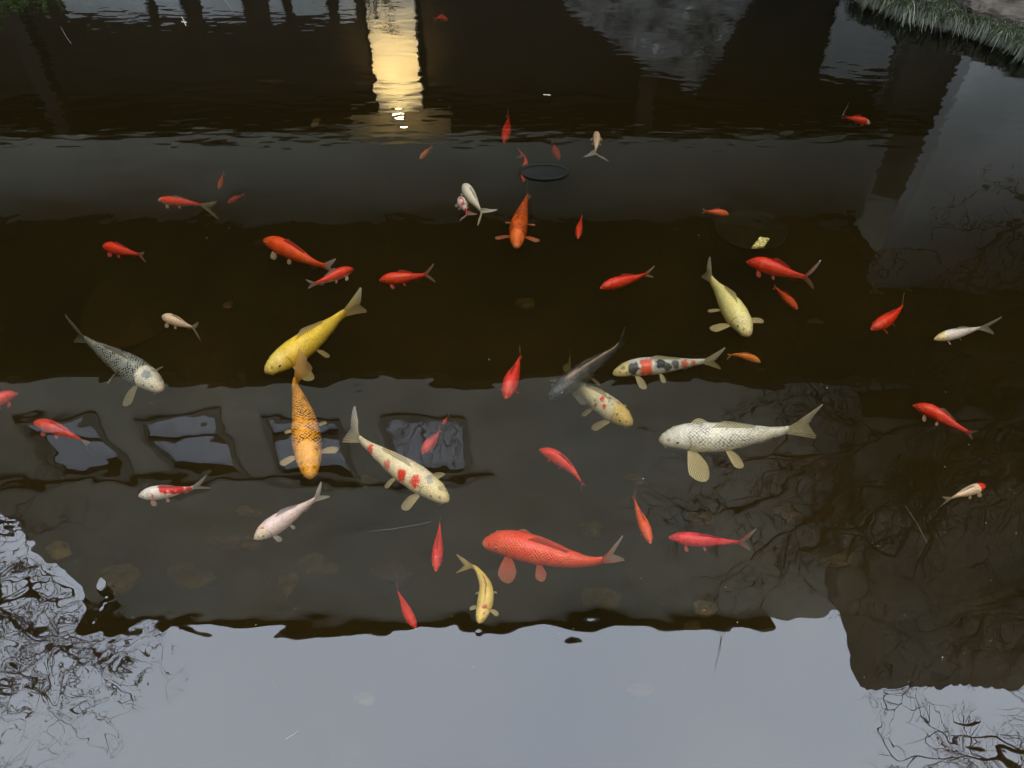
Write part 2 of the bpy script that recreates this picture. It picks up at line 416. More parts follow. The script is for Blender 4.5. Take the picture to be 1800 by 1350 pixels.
# ------------------------------------------------------------------ trees
def wander(p0, p1, n, wob, rnd):
    p0, p1 = Vector(p0), Vector(p1); L = (p1 - p0).length; pts = []
    off = rnd.uniform(0, 99)
    for i in range(n + 1):
        f = i / n; p = p0.lerp(p1, f)
        e_ = math.sin(math.pi * min(f, 0.98)) ** 0.7 * wob * L
        q = Vector((noise.noise(Vector((off + f*4, 0, 0))), noise.noise(Vector((0, off + f*4, 0))), noise.noise(Vector((0, 0, off + f*4)))))
        pts.append(p + q * e_)
    return pts
def bare_tree(name, base, fork, boxc, boxr, label, seed, limbs=9, sec=12, ter=7, r0=0.14, group=None, droop=0.0, tk=1.0, sl=1.0):
    rnd = random.Random(seed)
    root = empty(name, base, label, 'tree', group)
    b0 = Vector(base)
    tr = MB(); tw = MB()
    fork = Vector(fork)
    tp = wander((0, 0, 0), fork - b0, 8, 0.10, rnd)
    tr.tube(tp, [r0 * (1 - 0.4 * i / 8) for i in range(9)], 9)
    for l in range(limbs):
        tgt = Vector((boxc[0] + rnd.uniform(-1, 1) * boxr[0], boxc[1] + rnd.uniform(-1, 1) * boxr[1], boxc[2] + rnd.uniform(-1, 1) * boxr[2])) - b0
        st = tp[rnd.choice((6, 7, 8, 8))]
        lp_ = wander(st, tgt, 14, 0.22, rnd)
        rr = r0 * rnd.uniform(0.28, 0.48)
        tr.tube(lp_, [max(rr * (1 - 0.88 * i / 14), 0.005) for i in range(15)], 6)
        L = (lp_[-1] - lp_[0]).length
        for s_ in range(sec):
            i = rnd.randint(3, 14); a = lp_[i]
            td = (lp_[min(i+1, 14)] - lp_[max(i-1, 0)]).normalized()
            d_ = (td * 0.8 + Vector((rnd.uniform(-1, 1), rnd.uniform(-1, 1), rnd.uniform(-0.8, 0.8) - droop))).normalized()
            l2 = L * rnd.uniform(0.14, 0.34) * sl
            sp = wander(a, a + d_ * l2, 8, 0.25, rnd)
            r2 = max(rr * (1 - 0.85 * i / 14) * 0.5, 0.007) * tk
            tw.tube(sp, [max(r2 * (1 - 0.8 * k / 8), 0.0028) for k in range(9)], 4, cap=False)
            for t_ in range(ter):
                k = rnd.randint(1, 8); c_ = sp[k]
                d3 = (d_ * 0.7 + Vector((rnd.uniform(-1, 1), rnd.uniform(-1, 1), rnd.uniform(-1, 1) - droop))).normalized()
                l3 = l2 * rnd.uniform(0.2, 0.5)
                t3 = wander(c_, c_ + d3 * l3, 5, 0.3, rnd)
                tw.tube(t3, [q_ * tk for q_ in (0.0042, 0.0038, 0.0034, 0.003, 0.0025, 0.002)], 3, cap=False)
                for q_ in range(2):
                    kk = rnd.randint(1, 4)
                    d4 = (d3 + Vector((rnd.uniform(-1, 1), rnd.uniform(-1, 1), rnd.uniform(-1, 1) - droop))).normalized()
                    t4 = wander(t3[kk], t3[kk] + d4 * l3 * rnd.uniform(.3, .6), 3, 0.25, rnd)
                    tw.tube(t4, [0.0028, 0.0024, 0.002, 0.0014], 3, cap=False)
    tr.build('trunk', M['bark'], root, True); tw.build('crown', M['bark'], root, True)
    return root
bare_tree('bare_tree', (-9.4, 4.6, 0.1), (-8.6, 4.6, 4.5), (-6.9, 4.6, 7.5), (1.3, 1.4, 2.7),
          'leafless tree left of the pond, its twigs mirrored against sky at lower left', 3, limbs=25, sec=12, ter=7, r0=0.16, tk=1.4, sl=0.8)
bare_tree('bare_tree', (8.8, 2.6, 0.1), (8.3, 2.8, 6.5), (6.6, 3.3, 9.6), (1.6, 0.5, 1.0),
          'leafless tree right of the pond, its twigs mirrored against sky at lower right', 5, limbs=11, sec=12, ter=7, r0=0.09, tk=1.1, sl=0.9)
bare_tree('bare_tree', (5.95, 4.6, 0.1), (5.1, 4.7, 2.9), (3.3, 4.6, 4.4), (1.6, 0.5, 1.1),
          'leaning bare tree on the right bank, its dark limbs mirrored over the grey wall', 11, limbs=18, sec=14, ter=8, r0=0.15)
bare_tree('bare_tree', (-2.6, 9.8, 4.0 + 0.2), (-2.4, 9.4, 7.0), (-2.4, 9.0, 8.6), (3.0, 0.7, 1.2),
          'small bare tree growing on the terrace behind the window openings', 21, limbs=12, sec=14, ter=8, r0=0.10)

bare_tree('bare_tree', (6.8, 6.3, 0.1), (6.0, 6.2, 2.0), (4.6, 6.1, 2.4), (1.3, 0.4, 0.9),
          'low bare tree on the right bank, limbs mirrored across the pale wall', 41, limbs=9, sec=10, ter=6, r0=0.09)
bare_tree('bare_tree', (8.6, 4.25, 0.1), (7.6, 4.25, 4.6), (5.9, 4.3, 6.3), (1.1, 0.2, 1.5),
          'bare tree hugging the dark bay at the right, its limbs mirrored low at right', 57, limbs=13, sec=12, ter=7, r0=0.10, sl=0.6)
# ------------------------------------------------------------------ rocks
def rock(name, c, size, mat, seed, label, cat='rock', sub=5, ridged=0.35, peak=None, group=None, freq=1.4):
    bm = bmesh.new(); bmesh.ops.create_icosphere(bm, subdivisions=sub, radius=1.0)
    o_ = Vector((seed * 3.7, seed * 1.3, seed * 2.1))
    for v in bm.verts:
        p = v.co.copy()
        n1 = noise.noise(p * freq + o_); n2 = abs(noise.noise(p * freq * 2.6 + o_)); n3 = abs(noise.noise(p * freq * 6 + o_))
        q = p * (1 + ridged * n1 - ridged * 0.55 * n2 - ridged * 0.22 * n3)
        if peak and q.z > 0:
            q.x = q.x * (1 - 0.32 * min(q.z, 1)) + peak * max(q.z, 0); q.y *= (1 - 0.4 * min(q.z, 1))
        v.co = Vector((q.x * size[0], q.y * size[1], q.z * size[2]))
    me = bpy.data.meshes.new(name); bm.to_mesh(me); bm.free(); me.materials.append(mat)
    me.polygons.foreach_set('use_smooth', [True] * len(me.polygons))
    o = bpy.data.objects.new(name, me); link(o); o.location = c
    return props(o, label, cat, group)
def garden_rock():
    Lp = [(q.z, q.x) for q in (refl(x, y, 7.4) for x, y in ((1000, 8), (1012, 34), (1058, 78), (1095, 104), (1150, 122), (1196, 140)))]
    Rp = [(q.z, q.x) for q in (refl(x, y, 7.4) for x, y in ((1345, -4), (1312, 30), (1292, 62), (1280, 100), (1262, 118), (1238, 140)))]
    def look(T, z):
        if z <= T[0][0]: return T[0][1]
        for i in range(len(T) - 1):
            if z <= T[i+1][0]: return T[i][1] + (T[i+1][1] - T[i][1]) * (z - T[i][0]) / (T[i+1][0] - T[i][0])
        return T[-1][1]
    zt = Lp[-1][0]; v, f = [], []; nz, na = 90, 120
    c0 = Vector(((Lp[0][1] + Rp[0][1]) / 2, 7.6, 0.05))
    for i in range(nz + 1):
        z = 0.05 + (zt - 0.02) * i / nz
        l, r_ = look(Lp, z), look(Rp, z)
        for j in range(na):
            a_ = 2 * math.pi * j / na
            x = (l + r_) / 2 + (r_ - l) / 2 * math.cos(a_); y = 7.6 + 0.5 * (1 - 0.35 * i / nz) * math.sin(a_)
            p = Vector((x, y, z)); d_ = Vector((math.cos(a_), math.sin(a_), 0))
            k = 0.16 * noise.noise(p * 2.3) - 0.10 * abs(noise.noise(p * 5.5)) + 0.05 * noise.noise(p * 13) - 0.03 * abs(noise.noise(p * 26))
            k *= 1 - 0.5 * i / nz
            p += d_ * (k + 0.02); p.z += 0.08 * noise.noise(p * 4) * i / nz
            v.append(p - c0)
    for i in range(nz):
        for j in range(na): f.append((i*na+j, i*na+(j+1) % na, (i+1)*na+(j+1) % na, (i+1)*na+j))
    f.append(tuple(nz*na + j for j in range(na)))
    o = mesh_obj('garden_rock', v, f, M['rock'], None, True); o.location = c0
    props(o, 'tall pitted grey garden rock on the far bank, mirrored near the top', 'rock')
garden_rock()
rb = wat(1768, 0, 0.20)
rock('bank_rock', (rb.x+0.02, rb.y+0.12, 0.06), (0.31, 0.26, 0.17), M['bankrock'], 9, 'layered grey and brown rock on the grassy bank, top right corner', sub=6, ridged=0.5, freq=1.1)
rock('bank_rock', (rb.x - 0.35, rb.y + 0.55, 0.06), (0.30, 0.3, 0.16), M['bankrock'], 4, 'flat brown rock half hidden by grass behind the corner rock', sub=5)

# ------------------------------------------------------------------ bank grass (one mass)
gv, gf, gc = [], [], []
rnd = random.Random(5)
edge = [wat(1500, -16, 0.05), wat(1545, 2, .05), wat(1600, 22, 0.05), wat(1650, 30, 0.05), wat(1700, 42, 0.05), wat(1750, 62, .05), wat(1815, 90, .05)]
def edge_pt(f):
    k = f * (len(edge) - 1); i = min(int(k), len(edge) - 2); return edge[i].lerp(edge[i+1], k - i)
for b in range(9000):
    f = rnd.random() ** 0.9; back = abs(rnd.gauss(0, 0.22))
    p = edge_pt(f) + Vector((back * 0.4, back - 0.03 - 0.22 * max(0, noise.noise(Vector((f*9, 3.1, 0)))) - 0.10*rnd.random()**2, 0.03 + 0.05 * rnd.random()))
    if abs(p.x - rb.x - .02) < 0.30 and abs(p.y - rb.y - 0.14) < 0.2: continue
    clump = noise.noise(Vector((p.x*7, p.y*7, 0)))
    L = rnd.uniform(0.05, 0.13) * max(0.35, 1.0 + 1.6 * clump)
    az = rnd.gauss(-math.pi/2 - 0.35, 1.5)
    d_ = Vector((math.cos(az), math.sin(az), 0)); side = Vector((-d_.y, d_.x, 0))
    wd = rnd.uniform(0.0018, 0.0045); lift = rnd.uniform(0.2, 0.9); n0 = len(gv)
    c = rnd.choice([(0.005, 0.010, 0.003), (0.007, 0.012, 0.004), (0.008, 0.016, 0.004), (0.012, 0.022, 0.005), (0.006, 0.011, 0.004), (0.02, 0.032, 0.008), (0.014,0.016,0.006)] * 4 + [(0.05, 0.045, 0.025), (0.10, 0.10, 0.07), (0.03,0.02,0.01)])
    seg = 4
    for s_ in range(seg + 1):
        t = s_ / seg
        q = p + d_ * (L * t * 0.95) + Vector((0, 0, L * (lift * t - 1.25 * t * t)))
        q.z = max(q.z, 0.004)
        ww = wd * (1 - 0.85 * t)
        gv += [q - side * ww, q + side * ww]; gc += [c, c]
    for s_ in range(seg):
        a = n0 + s_*2; gf.append((a, a+1, a+3, a+2))
g = mesh_obj('grass', gv, gf, M['grass'])
at = g.data.color_attributes.new('Col', 'FLOAT_COLOR', 'POINT')
at.data.foreach_set('color', [x for c in gc for x in (*c, 1)])
props(g, 'drooping green and straw grass on the bank at the top right', kind='stuff')

# evergreen shrub, far left bank + small bare bush by pillar
def shrub(c, r, n, label, name='leafy_shrub'):
    rnd = random.Random(12); root = empty(name, (c[0], c[1], 0.1), label, 'shrub')
    v, f = [], []
    for k in range(n):
        u = Vector((rnd.gauss(0, 1), rnd.gauss(0, 1), rnd.gauss(0, 1))).normalized() * rnd.uniform(0.55, 1.0)
        u *= 1 + 0.35 * noise.noise(u * 2.2)
        p = Vector((u.x * r[0], u.y * r[1], c[2] - 0.1 + u.z * r[2]))
        a = Vector((rnd.gauss(0,1), rnd.gauss(0,1), rnd.gauss(0,1))).normalized(); b = a.cross(Vector((rnd.gauss(0,1), rnd.gauss(0,1), rnd.gauss(0,1)))).normalized()
        s = rnd.uniform(0.03, 0.06); n0 = len(v)
        v += [p - a*s, p - b*s*0.4, p + a*s, p + b*s*0.4]; f.append((n0, n0+1, n0+2, n0+3))
    mesh_obj('foliage', v, f, M['leafdark'], root)
    st = MB(); 
    for k in range(5): st.tube([(0.03*k-.06, 0, 0), (rnd.uniform(-.3,.3)*r[0], rnd.uniform(-.3,.3)*r[1], c[2]-.1+0.3*r[2])], [0.015, 0.006], 5)
    st.build('stem', M['bark'], root)
q = refl(30, 5, 8.6)
shrub((q.x - 0.2, 8.6, 0.35), (0.9, 0.5, 0.62), 3500, 'dark evergreen shrub on the far bank, mirrored at top left')
q = refl(672, 0, 9.2)
bare_tree('bare_shrub', (q.x - 0.1, 9.2, 0.12), (q.x - 0.1, 9.2, 0.45), (q.x - 0.05, 9.2, 1.15), (0.32, 0.2, 0.25), 'bare twiggy shrub standing in front of the lit pillar', 31, limbs=8, sec=8, ter=5, r0=0.03)['category'] = 'shrub'

# ------------------------------------------------------------------ things on the pond bed and on the surface
SM = [ # px, py, rx px, ry px, depth, label
 (100, 962, 22, 16, .22, 'olive mossy stone under the water beside the mirrored twigs'),
 (410, 948, 42, 20, .26, 'broad brown stone under the water below the red and white fish'),
 (436, 897, 22, 9, .24, 'small olive stone under the water left of the pinkish white fish'),
 (1240, 1068, 24, 15, .22, 'rounded olive stone under the water near the mirrored eave, right of centre'),
 (1218, 1100, 16, 10, .24, 'small yellowish stone touching the mirrored eave line'),
 (1556, 29, 14, 7, .10, 'oval tan stone under the water by the grassy bank'),
 (1775, 122, 30, 14, .14, 'pale flat stone under the water below the bank grass'),
 (1437, 564, 12, 8, .26, 'small brown stone under the water between two red fish'),
 (200, 1015, 34, 26, .36, 'large dim stone on the pond bed left of centre'),
 (560, 990, 30, 20, .38, 'dim flat stone on the pond bed below the white fish'),
 (690, 1000, 38, 24, .40, 'dim rounded stone left of the slim red fish pointing down'),
 (505, 1028, 16, 22, .34, 'narrow upright stone on the pond bed'),
 (1040, 925, 26, 14, .34, 'brownish stone right of the big red koi back'),
 (1120, 840, 20, 11, .30, 'reddish brown stone left below the big white koi'),
 (1230, 905, 26, 14, .38, 'dim stone above the red fish swimming left'),
 (640, 1225, 18, 10, .24, 'grey stone under the mirrored sky, left of centre'),
 (1130, 1208, 26, 12, .18, 'pale flat stone under the mirrored sky, right of centre'),
 (1385, 900, 24, 16, .34, 'dark round stone under the mirrored branches'),
 (1470, 985, 34, 10, .28, 'flat brown stone under the dark mirrored canopy'),
 (480, 425, 26, 12, .34, 'dim stone beneath the large orange red koi'),
 (640, 845, 26, 12, .36, 'dim stone under the white and red koi'),
 (925, 531, 18, 9, .34, 'dim brown stone in the open dark water at centre'),
 (400, 535, 10, 8, .20, 'tiny olive stone right of the small cream fish'),
 (555, 215, 7, 14, .16, 'thin olive stone below the lit pillar reflection'),
 (475, 140, 20, 9, .30, 'dim olive stone near the top left of the lit pillar reflection'),
 (1240, 620, 30, 12, .40, 'dim stone beneath the pale yellow koi'),
 (1060, 1050, 36, 20, .42, 'dim stone on the bed right of the big red koi'),
 (330, 1010, 40, 22, .42, 'dim wide stone on the bed in the lower left'),
]
for k, (px, py, rx, ry, dp, lab) in enumerate(SM):
    dp = dp + 0.04; p = wat(px, py, -dp); s = mpp(px, py, -dp)
    hgt = 0.35 * rx * s
    rock('stone', (p.x, p.y, -dp - hgt * 0.6), (rx * s, ry * s * 1.1, hgt), M['stone'] if k % 3 != 1 else M['sienna'], k + 20, lab, 'stone', sub=4, ridged=0.75, freq=0.9, group='stones lying in the pond')

# submerged dish over the red fish; round tray with tile
def disc(name, px, py, rx, ry, z, mat, rimmat, label, cat):
    p = wat(px, py, z); s = mpp(px, py, z); n = 48
    ry_w = ry * s / abs(ray(px, py).normalized().z) * 1.02
    root = empty(name, p, label, cat)
    v = [(0, 0, -0.012)]; f = []
    for r_, zz in ((0.6, -0.012), (0.93, -0.004), (1.0, 0.008), (1.02, 0.002), (0.9, -0.022), (0.0001, -0.03)):
        for k in range(n):
            a = 2*math.pi*k/n; v.append((math.cos(a)*rx*s*r_, math.sin(a)*ry_w*r_, zz))
    for k in range(n): f.append((0, 1+k, 1+(k+1) % n))
    for j in range(5):
        for k in range(n): f.append((1+j*n+k, 1+j*n+(k+1) % n, 1+(j+1)*n+(k+1) % n, 1+(j+1)*n+k)[::-1])
    mesh_obj('plate', v, f, mat, root, True)
    t = MB(); t.tube([(math.cos(2*math.pi*k/n)*rx*s*1.01, math.sin(2*math.pi*k/n)*ry_w*1.01, 0.009) for k in range(n+1)], [0.0008]*(n+1), 5, cap=False)
    t.build('rim', rimmat, root, True)
    return root
def diffuse(name, col):
    m, nt, out = new_mat(name); b = nt.nodes.new('ShaderNodeBsdfDiffuse'); b.inputs['Color'].default_value = (*col, 1)
    nt.links.new(b.outputs[0], out.inputs['Surface']); return m
DISHM = diffuse('dull_dark_dish', (0.0075, 0.0085, 0.007)); RIMM = diffuse('dull_dish_rim', (0.009, 0.010, 0.009))
disc('floating_dish', 957, 301, 43, 13, 0.004, DISHM, RIMM, 'dark oval dish with thin pale rim floating over a red fish near the top', 'dish')
disc('sunken_tray', 1320, 404, 61, 32, -0.24, M['tray'], M['stone'], 'round olive tray lying under water with a flecked yellow tile in it', 'tray')
disc('sunken_tray', 243, 530, 88, 68, -0.57, M['silt'], M['silt'], 'large dim round tray deep under water above the grey koi', 'tray')
# yellow tile
c4 = [wat(x, y, -0.045) for x, y in ((1322, 434), (1336, 416), (1353, 419), (1343, 432))]
v = c4 + [c - Vector((0, 0, 0.012)) for c in c4]
o = mesh_obj('floating_tile', v, [(0,1,2,3)[::-1],(4,5,6,7),(0,1,5,4),(1,2,6,5),(2,3,7,6),(3,0,4,7)], M['goldtile'], loc=c4[0])
props(o, 'small flecked yellow tile standing out above the round olive tray', 'tile')

def twig(pts, r, label, mat=M['twig'], name='floating_twig', z=0.002, grp='twigs floating on the pond'):
    P = [wat(x, y, z) for x, y in pts]
    t = MB(); c = P[0]
    t.tube([p - c for p in P], [r * (1 - 0.3*i/len(P)) for i in range(len(P))], 5)
    o = t.build(name, mat, None, True); o.location = c
    return props(o, label, 'twig', grp)
twig([(392, -2), (402, 9), (410, 21)], 0.002, 'straight pale twig floating at the very top edge', M['duststraw'])
twig([(319, 29), (323, 36), (327, 45)], 0.0025, 'short pale twig crossed by another floating near the top')
twig([(319, 38), (328, 39)], 0.003, 'tiny pale twig lying across the short twig near the top')
twig([(107, 47), (112, 57), (118, 67), (125, 76)], 0.0013, 'thin crooked straw floating at upper left', M['duststraw'])
twig([(464, 1160), (478, 1185), (495, 1213)], 0.0005, 'fine pale needle floating on the mirrored sky, left', M['duststraw'])
twig([(650, 934), (690, 930), (735, 922), (758, 917)], 0.0004, 'long hair thin straw above the slim red fish', M['duststraw'])
twig([(502, 1300), (525, 1285)], 0.0006, 'short faint needle on the mirrored sky')
twig([(955, 166), (968, 167)], 0.0022, 'tiny pale splinter in the dark water near the top')
twig([(1485, 195), (1493, 180), (1480, 205)], 0.0005, 'forked wispy straw above the small red fish at upper right', M['duststraw'])
twig([(1592, 890), (1612, 920), (1630, 955)], 0.0003, 'fine straw over the dark mirrored canopy', M['duststraw'])
# specks of pollen and dust
rnd = random.Random(8); v, f = [], []
for k in range(240):
    px, py = rnd.uniform(0, 1800), rnd.uniform(0, 1350)
    if rnd.random() < 0.5: py = rnd.uniform(850, 1350)
    p = wat(px, py, 0.0015); s = rnd.uniform(0.0006, 0.0016) * (1.6 if rnd.random() < .1 else 1); n0 = len(v)
    for q_ in ((1,0,0),(0,1,0),(-1,0,0),(0,-1,0),(0,0,.6)): v.append(p + Vector(q_) * s)
    f += [(n0,n0+1,n0+4),(n0+1,n0+2,n0+4),(n0+2,n0+3,n0+4),(n0+3,n0,n0+4)]
props(mesh_obj('surface_dust', v, f, M['twig']), 'tiny pale specks floating on the water', kind='stuff')
# ------------------------------------------------------------------ fish
def fish_mat():
    m, nt, out = new_mat('fish_skin')
    a = nt.nodes.new('ShaderNodeAttribute'); a.attribute_name = 'Col'
    b = nt.nodes.new('ShaderNodeAttribute'); b.attribute_name = 'Net'
    uv = nt.nodes.new('ShaderNodeUVMap'); uv.uv_map = 'UVMap'
    mp = nt.nodes.new('ShaderNodeMapping'); mp.inputs['Rotation'].default_value = (0, 0, R(45)); mp.inputs['Scale'].default_value = (1.0, 1.0, 1)
    nt.links.new(uv.outputs[0], mp.inputs['Vector'])
    vo = nt.nodes.new('ShaderNodeTexVoronoi'); vo.voronoi_dimensions = '2D'; vo.inputs['Scale'].default_value = 1.0; vo.inputs['Randomness'].default_value = 0.35
    nt.links.new(mp.outputs[0], vo.inputs['Vector'])
    mr = nt.nodes.new('ShaderNodeMapRange'); mr.interpolation_type = 'SMOOTHSTEP'
    mr.inputs['From Min'].default_value = 0.30; mr.inputs['From Max'].default_value = 0.60
    nt.links.new(vo.outputs['Distance'], mr.inputs['Value'])
    # break the net up
    tcn = nt.nodes.new('ShaderNodeTexCoord')
    n1 = nt.nodes.new('ShaderNodeTexNoise'); n1.inputs['Scale'].default_value = 22; n1.inputs['Detail'].default_value = 3
    nt.links.new(tcn.outputs['Object'], n1.inputs['Vector'])
    m1 = nt.nodes.new('ShaderNodeMath'); m1.operation = 'MULTIPLY_ADD'; m1.inputs[1].default_value = 3.4; m1.inputs[2].default_value = -1.0
    nt.links.new(n1.outputs['Fac'], m1.inputs[0])
    m2 = nt.nodes.new('ShaderNodeMath'); m2.operation = 'MULTIPLY'; nt.links.new(mr.outputs[0], m2.inputs[0]); nt.links.new(m1.outputs[0], m2.inputs[1])
    m3 = nt.nodes.new('ShaderNodeMath'); m3.operation = 'MULTIPLY'; m3.use_clamp = True
    nt.links.new(m2.outputs[0], m3.inputs[0]); nt.links.new(b.outputs['Alpha'], m3.inputs[1])
    mix = nt.nodes.new('ShaderNodeMix'); mix.data_type = 'RGBA'
    nt.links.new(m3.outputs[0], mix.inputs['Factor']); nt.links.new(a.outputs['Color'], mix.inputs[6]); nt.links.new(b.outputs['Color'], mix.inputs[7])
    # fine mottling of the skin
    n2 = nt.nodes.new('ShaderNodeTexNoise'); n2.inputs['Scale'].default_value = 90; n2.inputs['Detail'].default_value = 4
    nt.links.new(tcn.outputs['Object'], n2.inputs['Vector'])
    rp = ramp(nt, [(0.3, (0.80, 0.76, 0.72)), (0.65, (1.05, 1.06, 1.06))]); nt.links.new(n2.outputs['Fac'], rp.inputs[0])
    mm = nt.nodes.new('ShaderNodeMix'); mm.data_type = 'RGBA'; mm.blend_type = 'MULTIPLY'; mm.inputs['Factor'].default_value = 0.8
    nt.links.new(mix.outputs[2], mm.inputs[6]); nt.links.new(rp.outputs[0], mm.inputs[7])
    p = nt.nodes.new('ShaderNodeBsdfPrincipled'); p.inputs['Roughness'].default_value = 0.27; p.inputs['Specular IOR Level'].default_value = 0.5
    nt.links.new(mm.outputs[2], p.inputs['Base Color'])
    bu = nt.nodes.new('ShaderNodeBump'); bu.inputs['Distance'].default_value = 0.0022; bu.inputs['Strength'].default_value = 0.7; bu.invert = True
    nt.links.new(m2.outputs[0], bu.inputs['Height']); nt.links.new(bu.outputs[0], p.inputs['Normal'])
    nt.links.new(p.outputs[0], out.inputs['Surface']); return m
def fin_mat():
    m, nt, out = new_mat('fish_fin')
    a = nt.nodes.new('ShaderNodeAttribute'); a.attribute_name = 'Col'
    uv = nt.nodes.new('ShaderNodeUVMap'); uv.uv_map = 'UVMap'
    sp = nt.nodes.new('ShaderNodeSeparateXYZ'); nt.links.new(uv.outputs[0], sp.inputs[0])
    k = nt.nodes.new('ShaderNodeMath'); k.operation = 'MULTIPLY'; k.inputs[1].default_value = 2 * math.pi * 13; nt.links.new(sp.outputs[0], k.inputs[0])
    s = nt.nodes.new('ShaderNodeMath'); s.operation = 'SINE'; nt.links.new(k.outputs[0], s.inputs[0])
    mr = nt.nodes.new('ShaderNodeMapRange'); mr.inputs['From Min'].default_value = -0.2; mr.inputs['From Max'].default_value = 1.0
    nt.links.new(s.outputs[0], mr.inputs['Value'])
    rp = ramp(nt, [(0.0, (1.12, 1.08, 1.0)), (1.0, (1.5, 1.48, 1.42))]); nt.links.new(mr.outputs[0], rp.inputs[0])
    mm = nt.nodes.new('ShaderNodeMix'); mm.data_type = 'RGBA'; mm.blend_type = 'MULTIPLY'; mm.inputs['Factor'].default_value = 1.0
    nt.links.new(a.outputs['Color'], mm.inputs[6]); nt.links.new(rp.outputs[0], mm.inputs[7])
    d = nt.nodes.new('ShaderNodeBsdfDiffuse'); nt.links.new(mm.outputs[2], d.inputs['Color'])
    tl_ = nt.nodes.new('ShaderNodeBsdfTranslucent'); nt.links.new(mm.outputs[2], tl_.inputs['Color'])
    x1 = nt.nodes.new('ShaderNodeMixShader'); x1.inputs[0].default_value = 0.5
    nt.links.new(d.outputs[0], x1.inputs[1]); nt.links.new(tl_.outputs[0], x1.inputs[2])
    tr = nt.nodes.new('ShaderNodeBsdfTransparent')
    # opacity: attribute alpha, less between rays
    op = nt.nodes.new('ShaderNodeMath'); op.operation = 'MULTIPLY_ADD'; op.inputs[1].default_value = 0.35; op.inputs[2].default_value = 0.75
    nt.links.new(mr.outputs[0], op.inputs[0])
    o2 = nt.nodes.new('ShaderNodeMath'); o2.operation = 'MULTIPLY'; o2.use_clamp = True
    nt.links.new(op.outputs[0], o2.inputs[0]); nt.links.new(a.outputs['Alpha'], o2.inputs[1])
    x2 = nt.nodes.new('ShaderNodeMixShader'); nt.links.new(o2.outputs[0], x2.inputs[0])
    nt.links.new(tr.outputs[0], x2.inputs[1]); nt.links.new(x1.outputs[0], x2.inputs[2])
    nt.links.new(x2.outputs[0], out.inputs['Surface']); return m
SKIN, FIN = fish_mat(), fin_mat()
def simple(name, col, rough):
    m, nt, out = new_mat(name); b = nt.nodes.new('ShaderNodeBsdfPrincipled')
    b.inputs['Base Color'].default_value = (*col, 1); b.inputs['Roughness'].default_value = rough
    nt.links.new(b.outputs[0], out.inputs['Surface']); return m
EYE = simple('fish_eye', (0.012, 0.01, 0.008), 0.15); EYER = simple('fish_eye_rim', (0.45, 0.38, 0.22), 0.4)

def lerp_tab(tab, s):
    for i in range(len(tab) - 1):
        if s <= tab[i+1][0]:
            f = (s - tab[i][0]) / (tab[i+1][0] - tab[i][0]); f = f*f*(3-2*f)*0.5 + f*0.5
            return tab[i][1] + (tab[i+1][1] - tab[i][1]) * f
    return tab[-1][1]
KOI_W = [(0, .20), (.025, .42), (.07, .62), (.14, .80), (.22, .92), (.32, 1.0), (.45, .97), (.6, .80), (.75, .56), (.88, .33), (1, .17)]
KOI_H = [(0, .22), (.025, .40), (.07, .58), (.14, .78), (.22, .93), (.33, 1.0), (.46, .98), (.6, .83), (.75, .64), (.88, .45), (1, .40)]
GF_W = [(0, .10), (.03, .34), (.08, .58), (.15, .80), (.25, .98), (.36, 1.0), (.48, .93), (.6, .76), (.75, .48), (.88, .26), (1, .12)]
GF_H = [(0, .12), (.03, .34), (.08, .58), (.16, .82), (.27, 1.0), (.4, 1.02), (.52, .95), (.65, .76), (.78, .52), (.9, .38), (1, .36)]

def catmull(P, n):
    P = [P[0] * 2 - P[1]] + P + [P[-1] * 2 - P[-2]]; out_ = []
    for i in range(1, len(P) - 2):
        a, b, c, d = P[i-1:i+3]
        for k in range(n):
            t = k / n
            out_.append(0.5 * ((2*b) + (c-a)*t + (2*a-5*b+4*c-d)*t*t + (3*b-a-3*c+d)*t**3))
    out_.append(P[-2]); return out_
class Curve:
    def __init__(s, pts):
        s.p = catmull(pts, 16); s.l = [0]
        for i in range(1, len(s.p)): s.l.append(s.l[-1] + (s.p[i] - s.p[i-1]).length)
        s.L = s.l[-1]
    def at(s, x):
        if x >= s.L: d = (s.p[-1] - s.p[-3]).normalized(); return s.p[-1] + d * (x - s.L)
        if x <= 0: d = (s.p[0] - s.p[2]).normalized(); return s.p[0] - d * x
        for i in range(1, len(s.l)):
            if s.l[i] >= x:
                f = (x - s.l[i-1]) / max(s.l[i] - s.l[i-1], 1e-9); return s.p[i-1].lerp(s.p[i], f)
    def tan(s, x):
        h = s.L * 0.03; return (s.at(x + h) - s.at(x - h)).normalized()

# colours
WHT = (.80, .76, .62); CRM = (.82, .70, .44); YEL = (.88, .61, .07); PYL = (.84, .74, .30); RED = (.74, .028, .008); ORG = (.80, .10, .008)
GLD = (.88, .36, .02); BLK = (.012, .014, .016); GRY = (.13, .16, .17); PNK = (.82, .62, .58); HEAD = (.80, .60, .18); CRI = (.72, .02, .02)
VR = (.78, .04, .01)

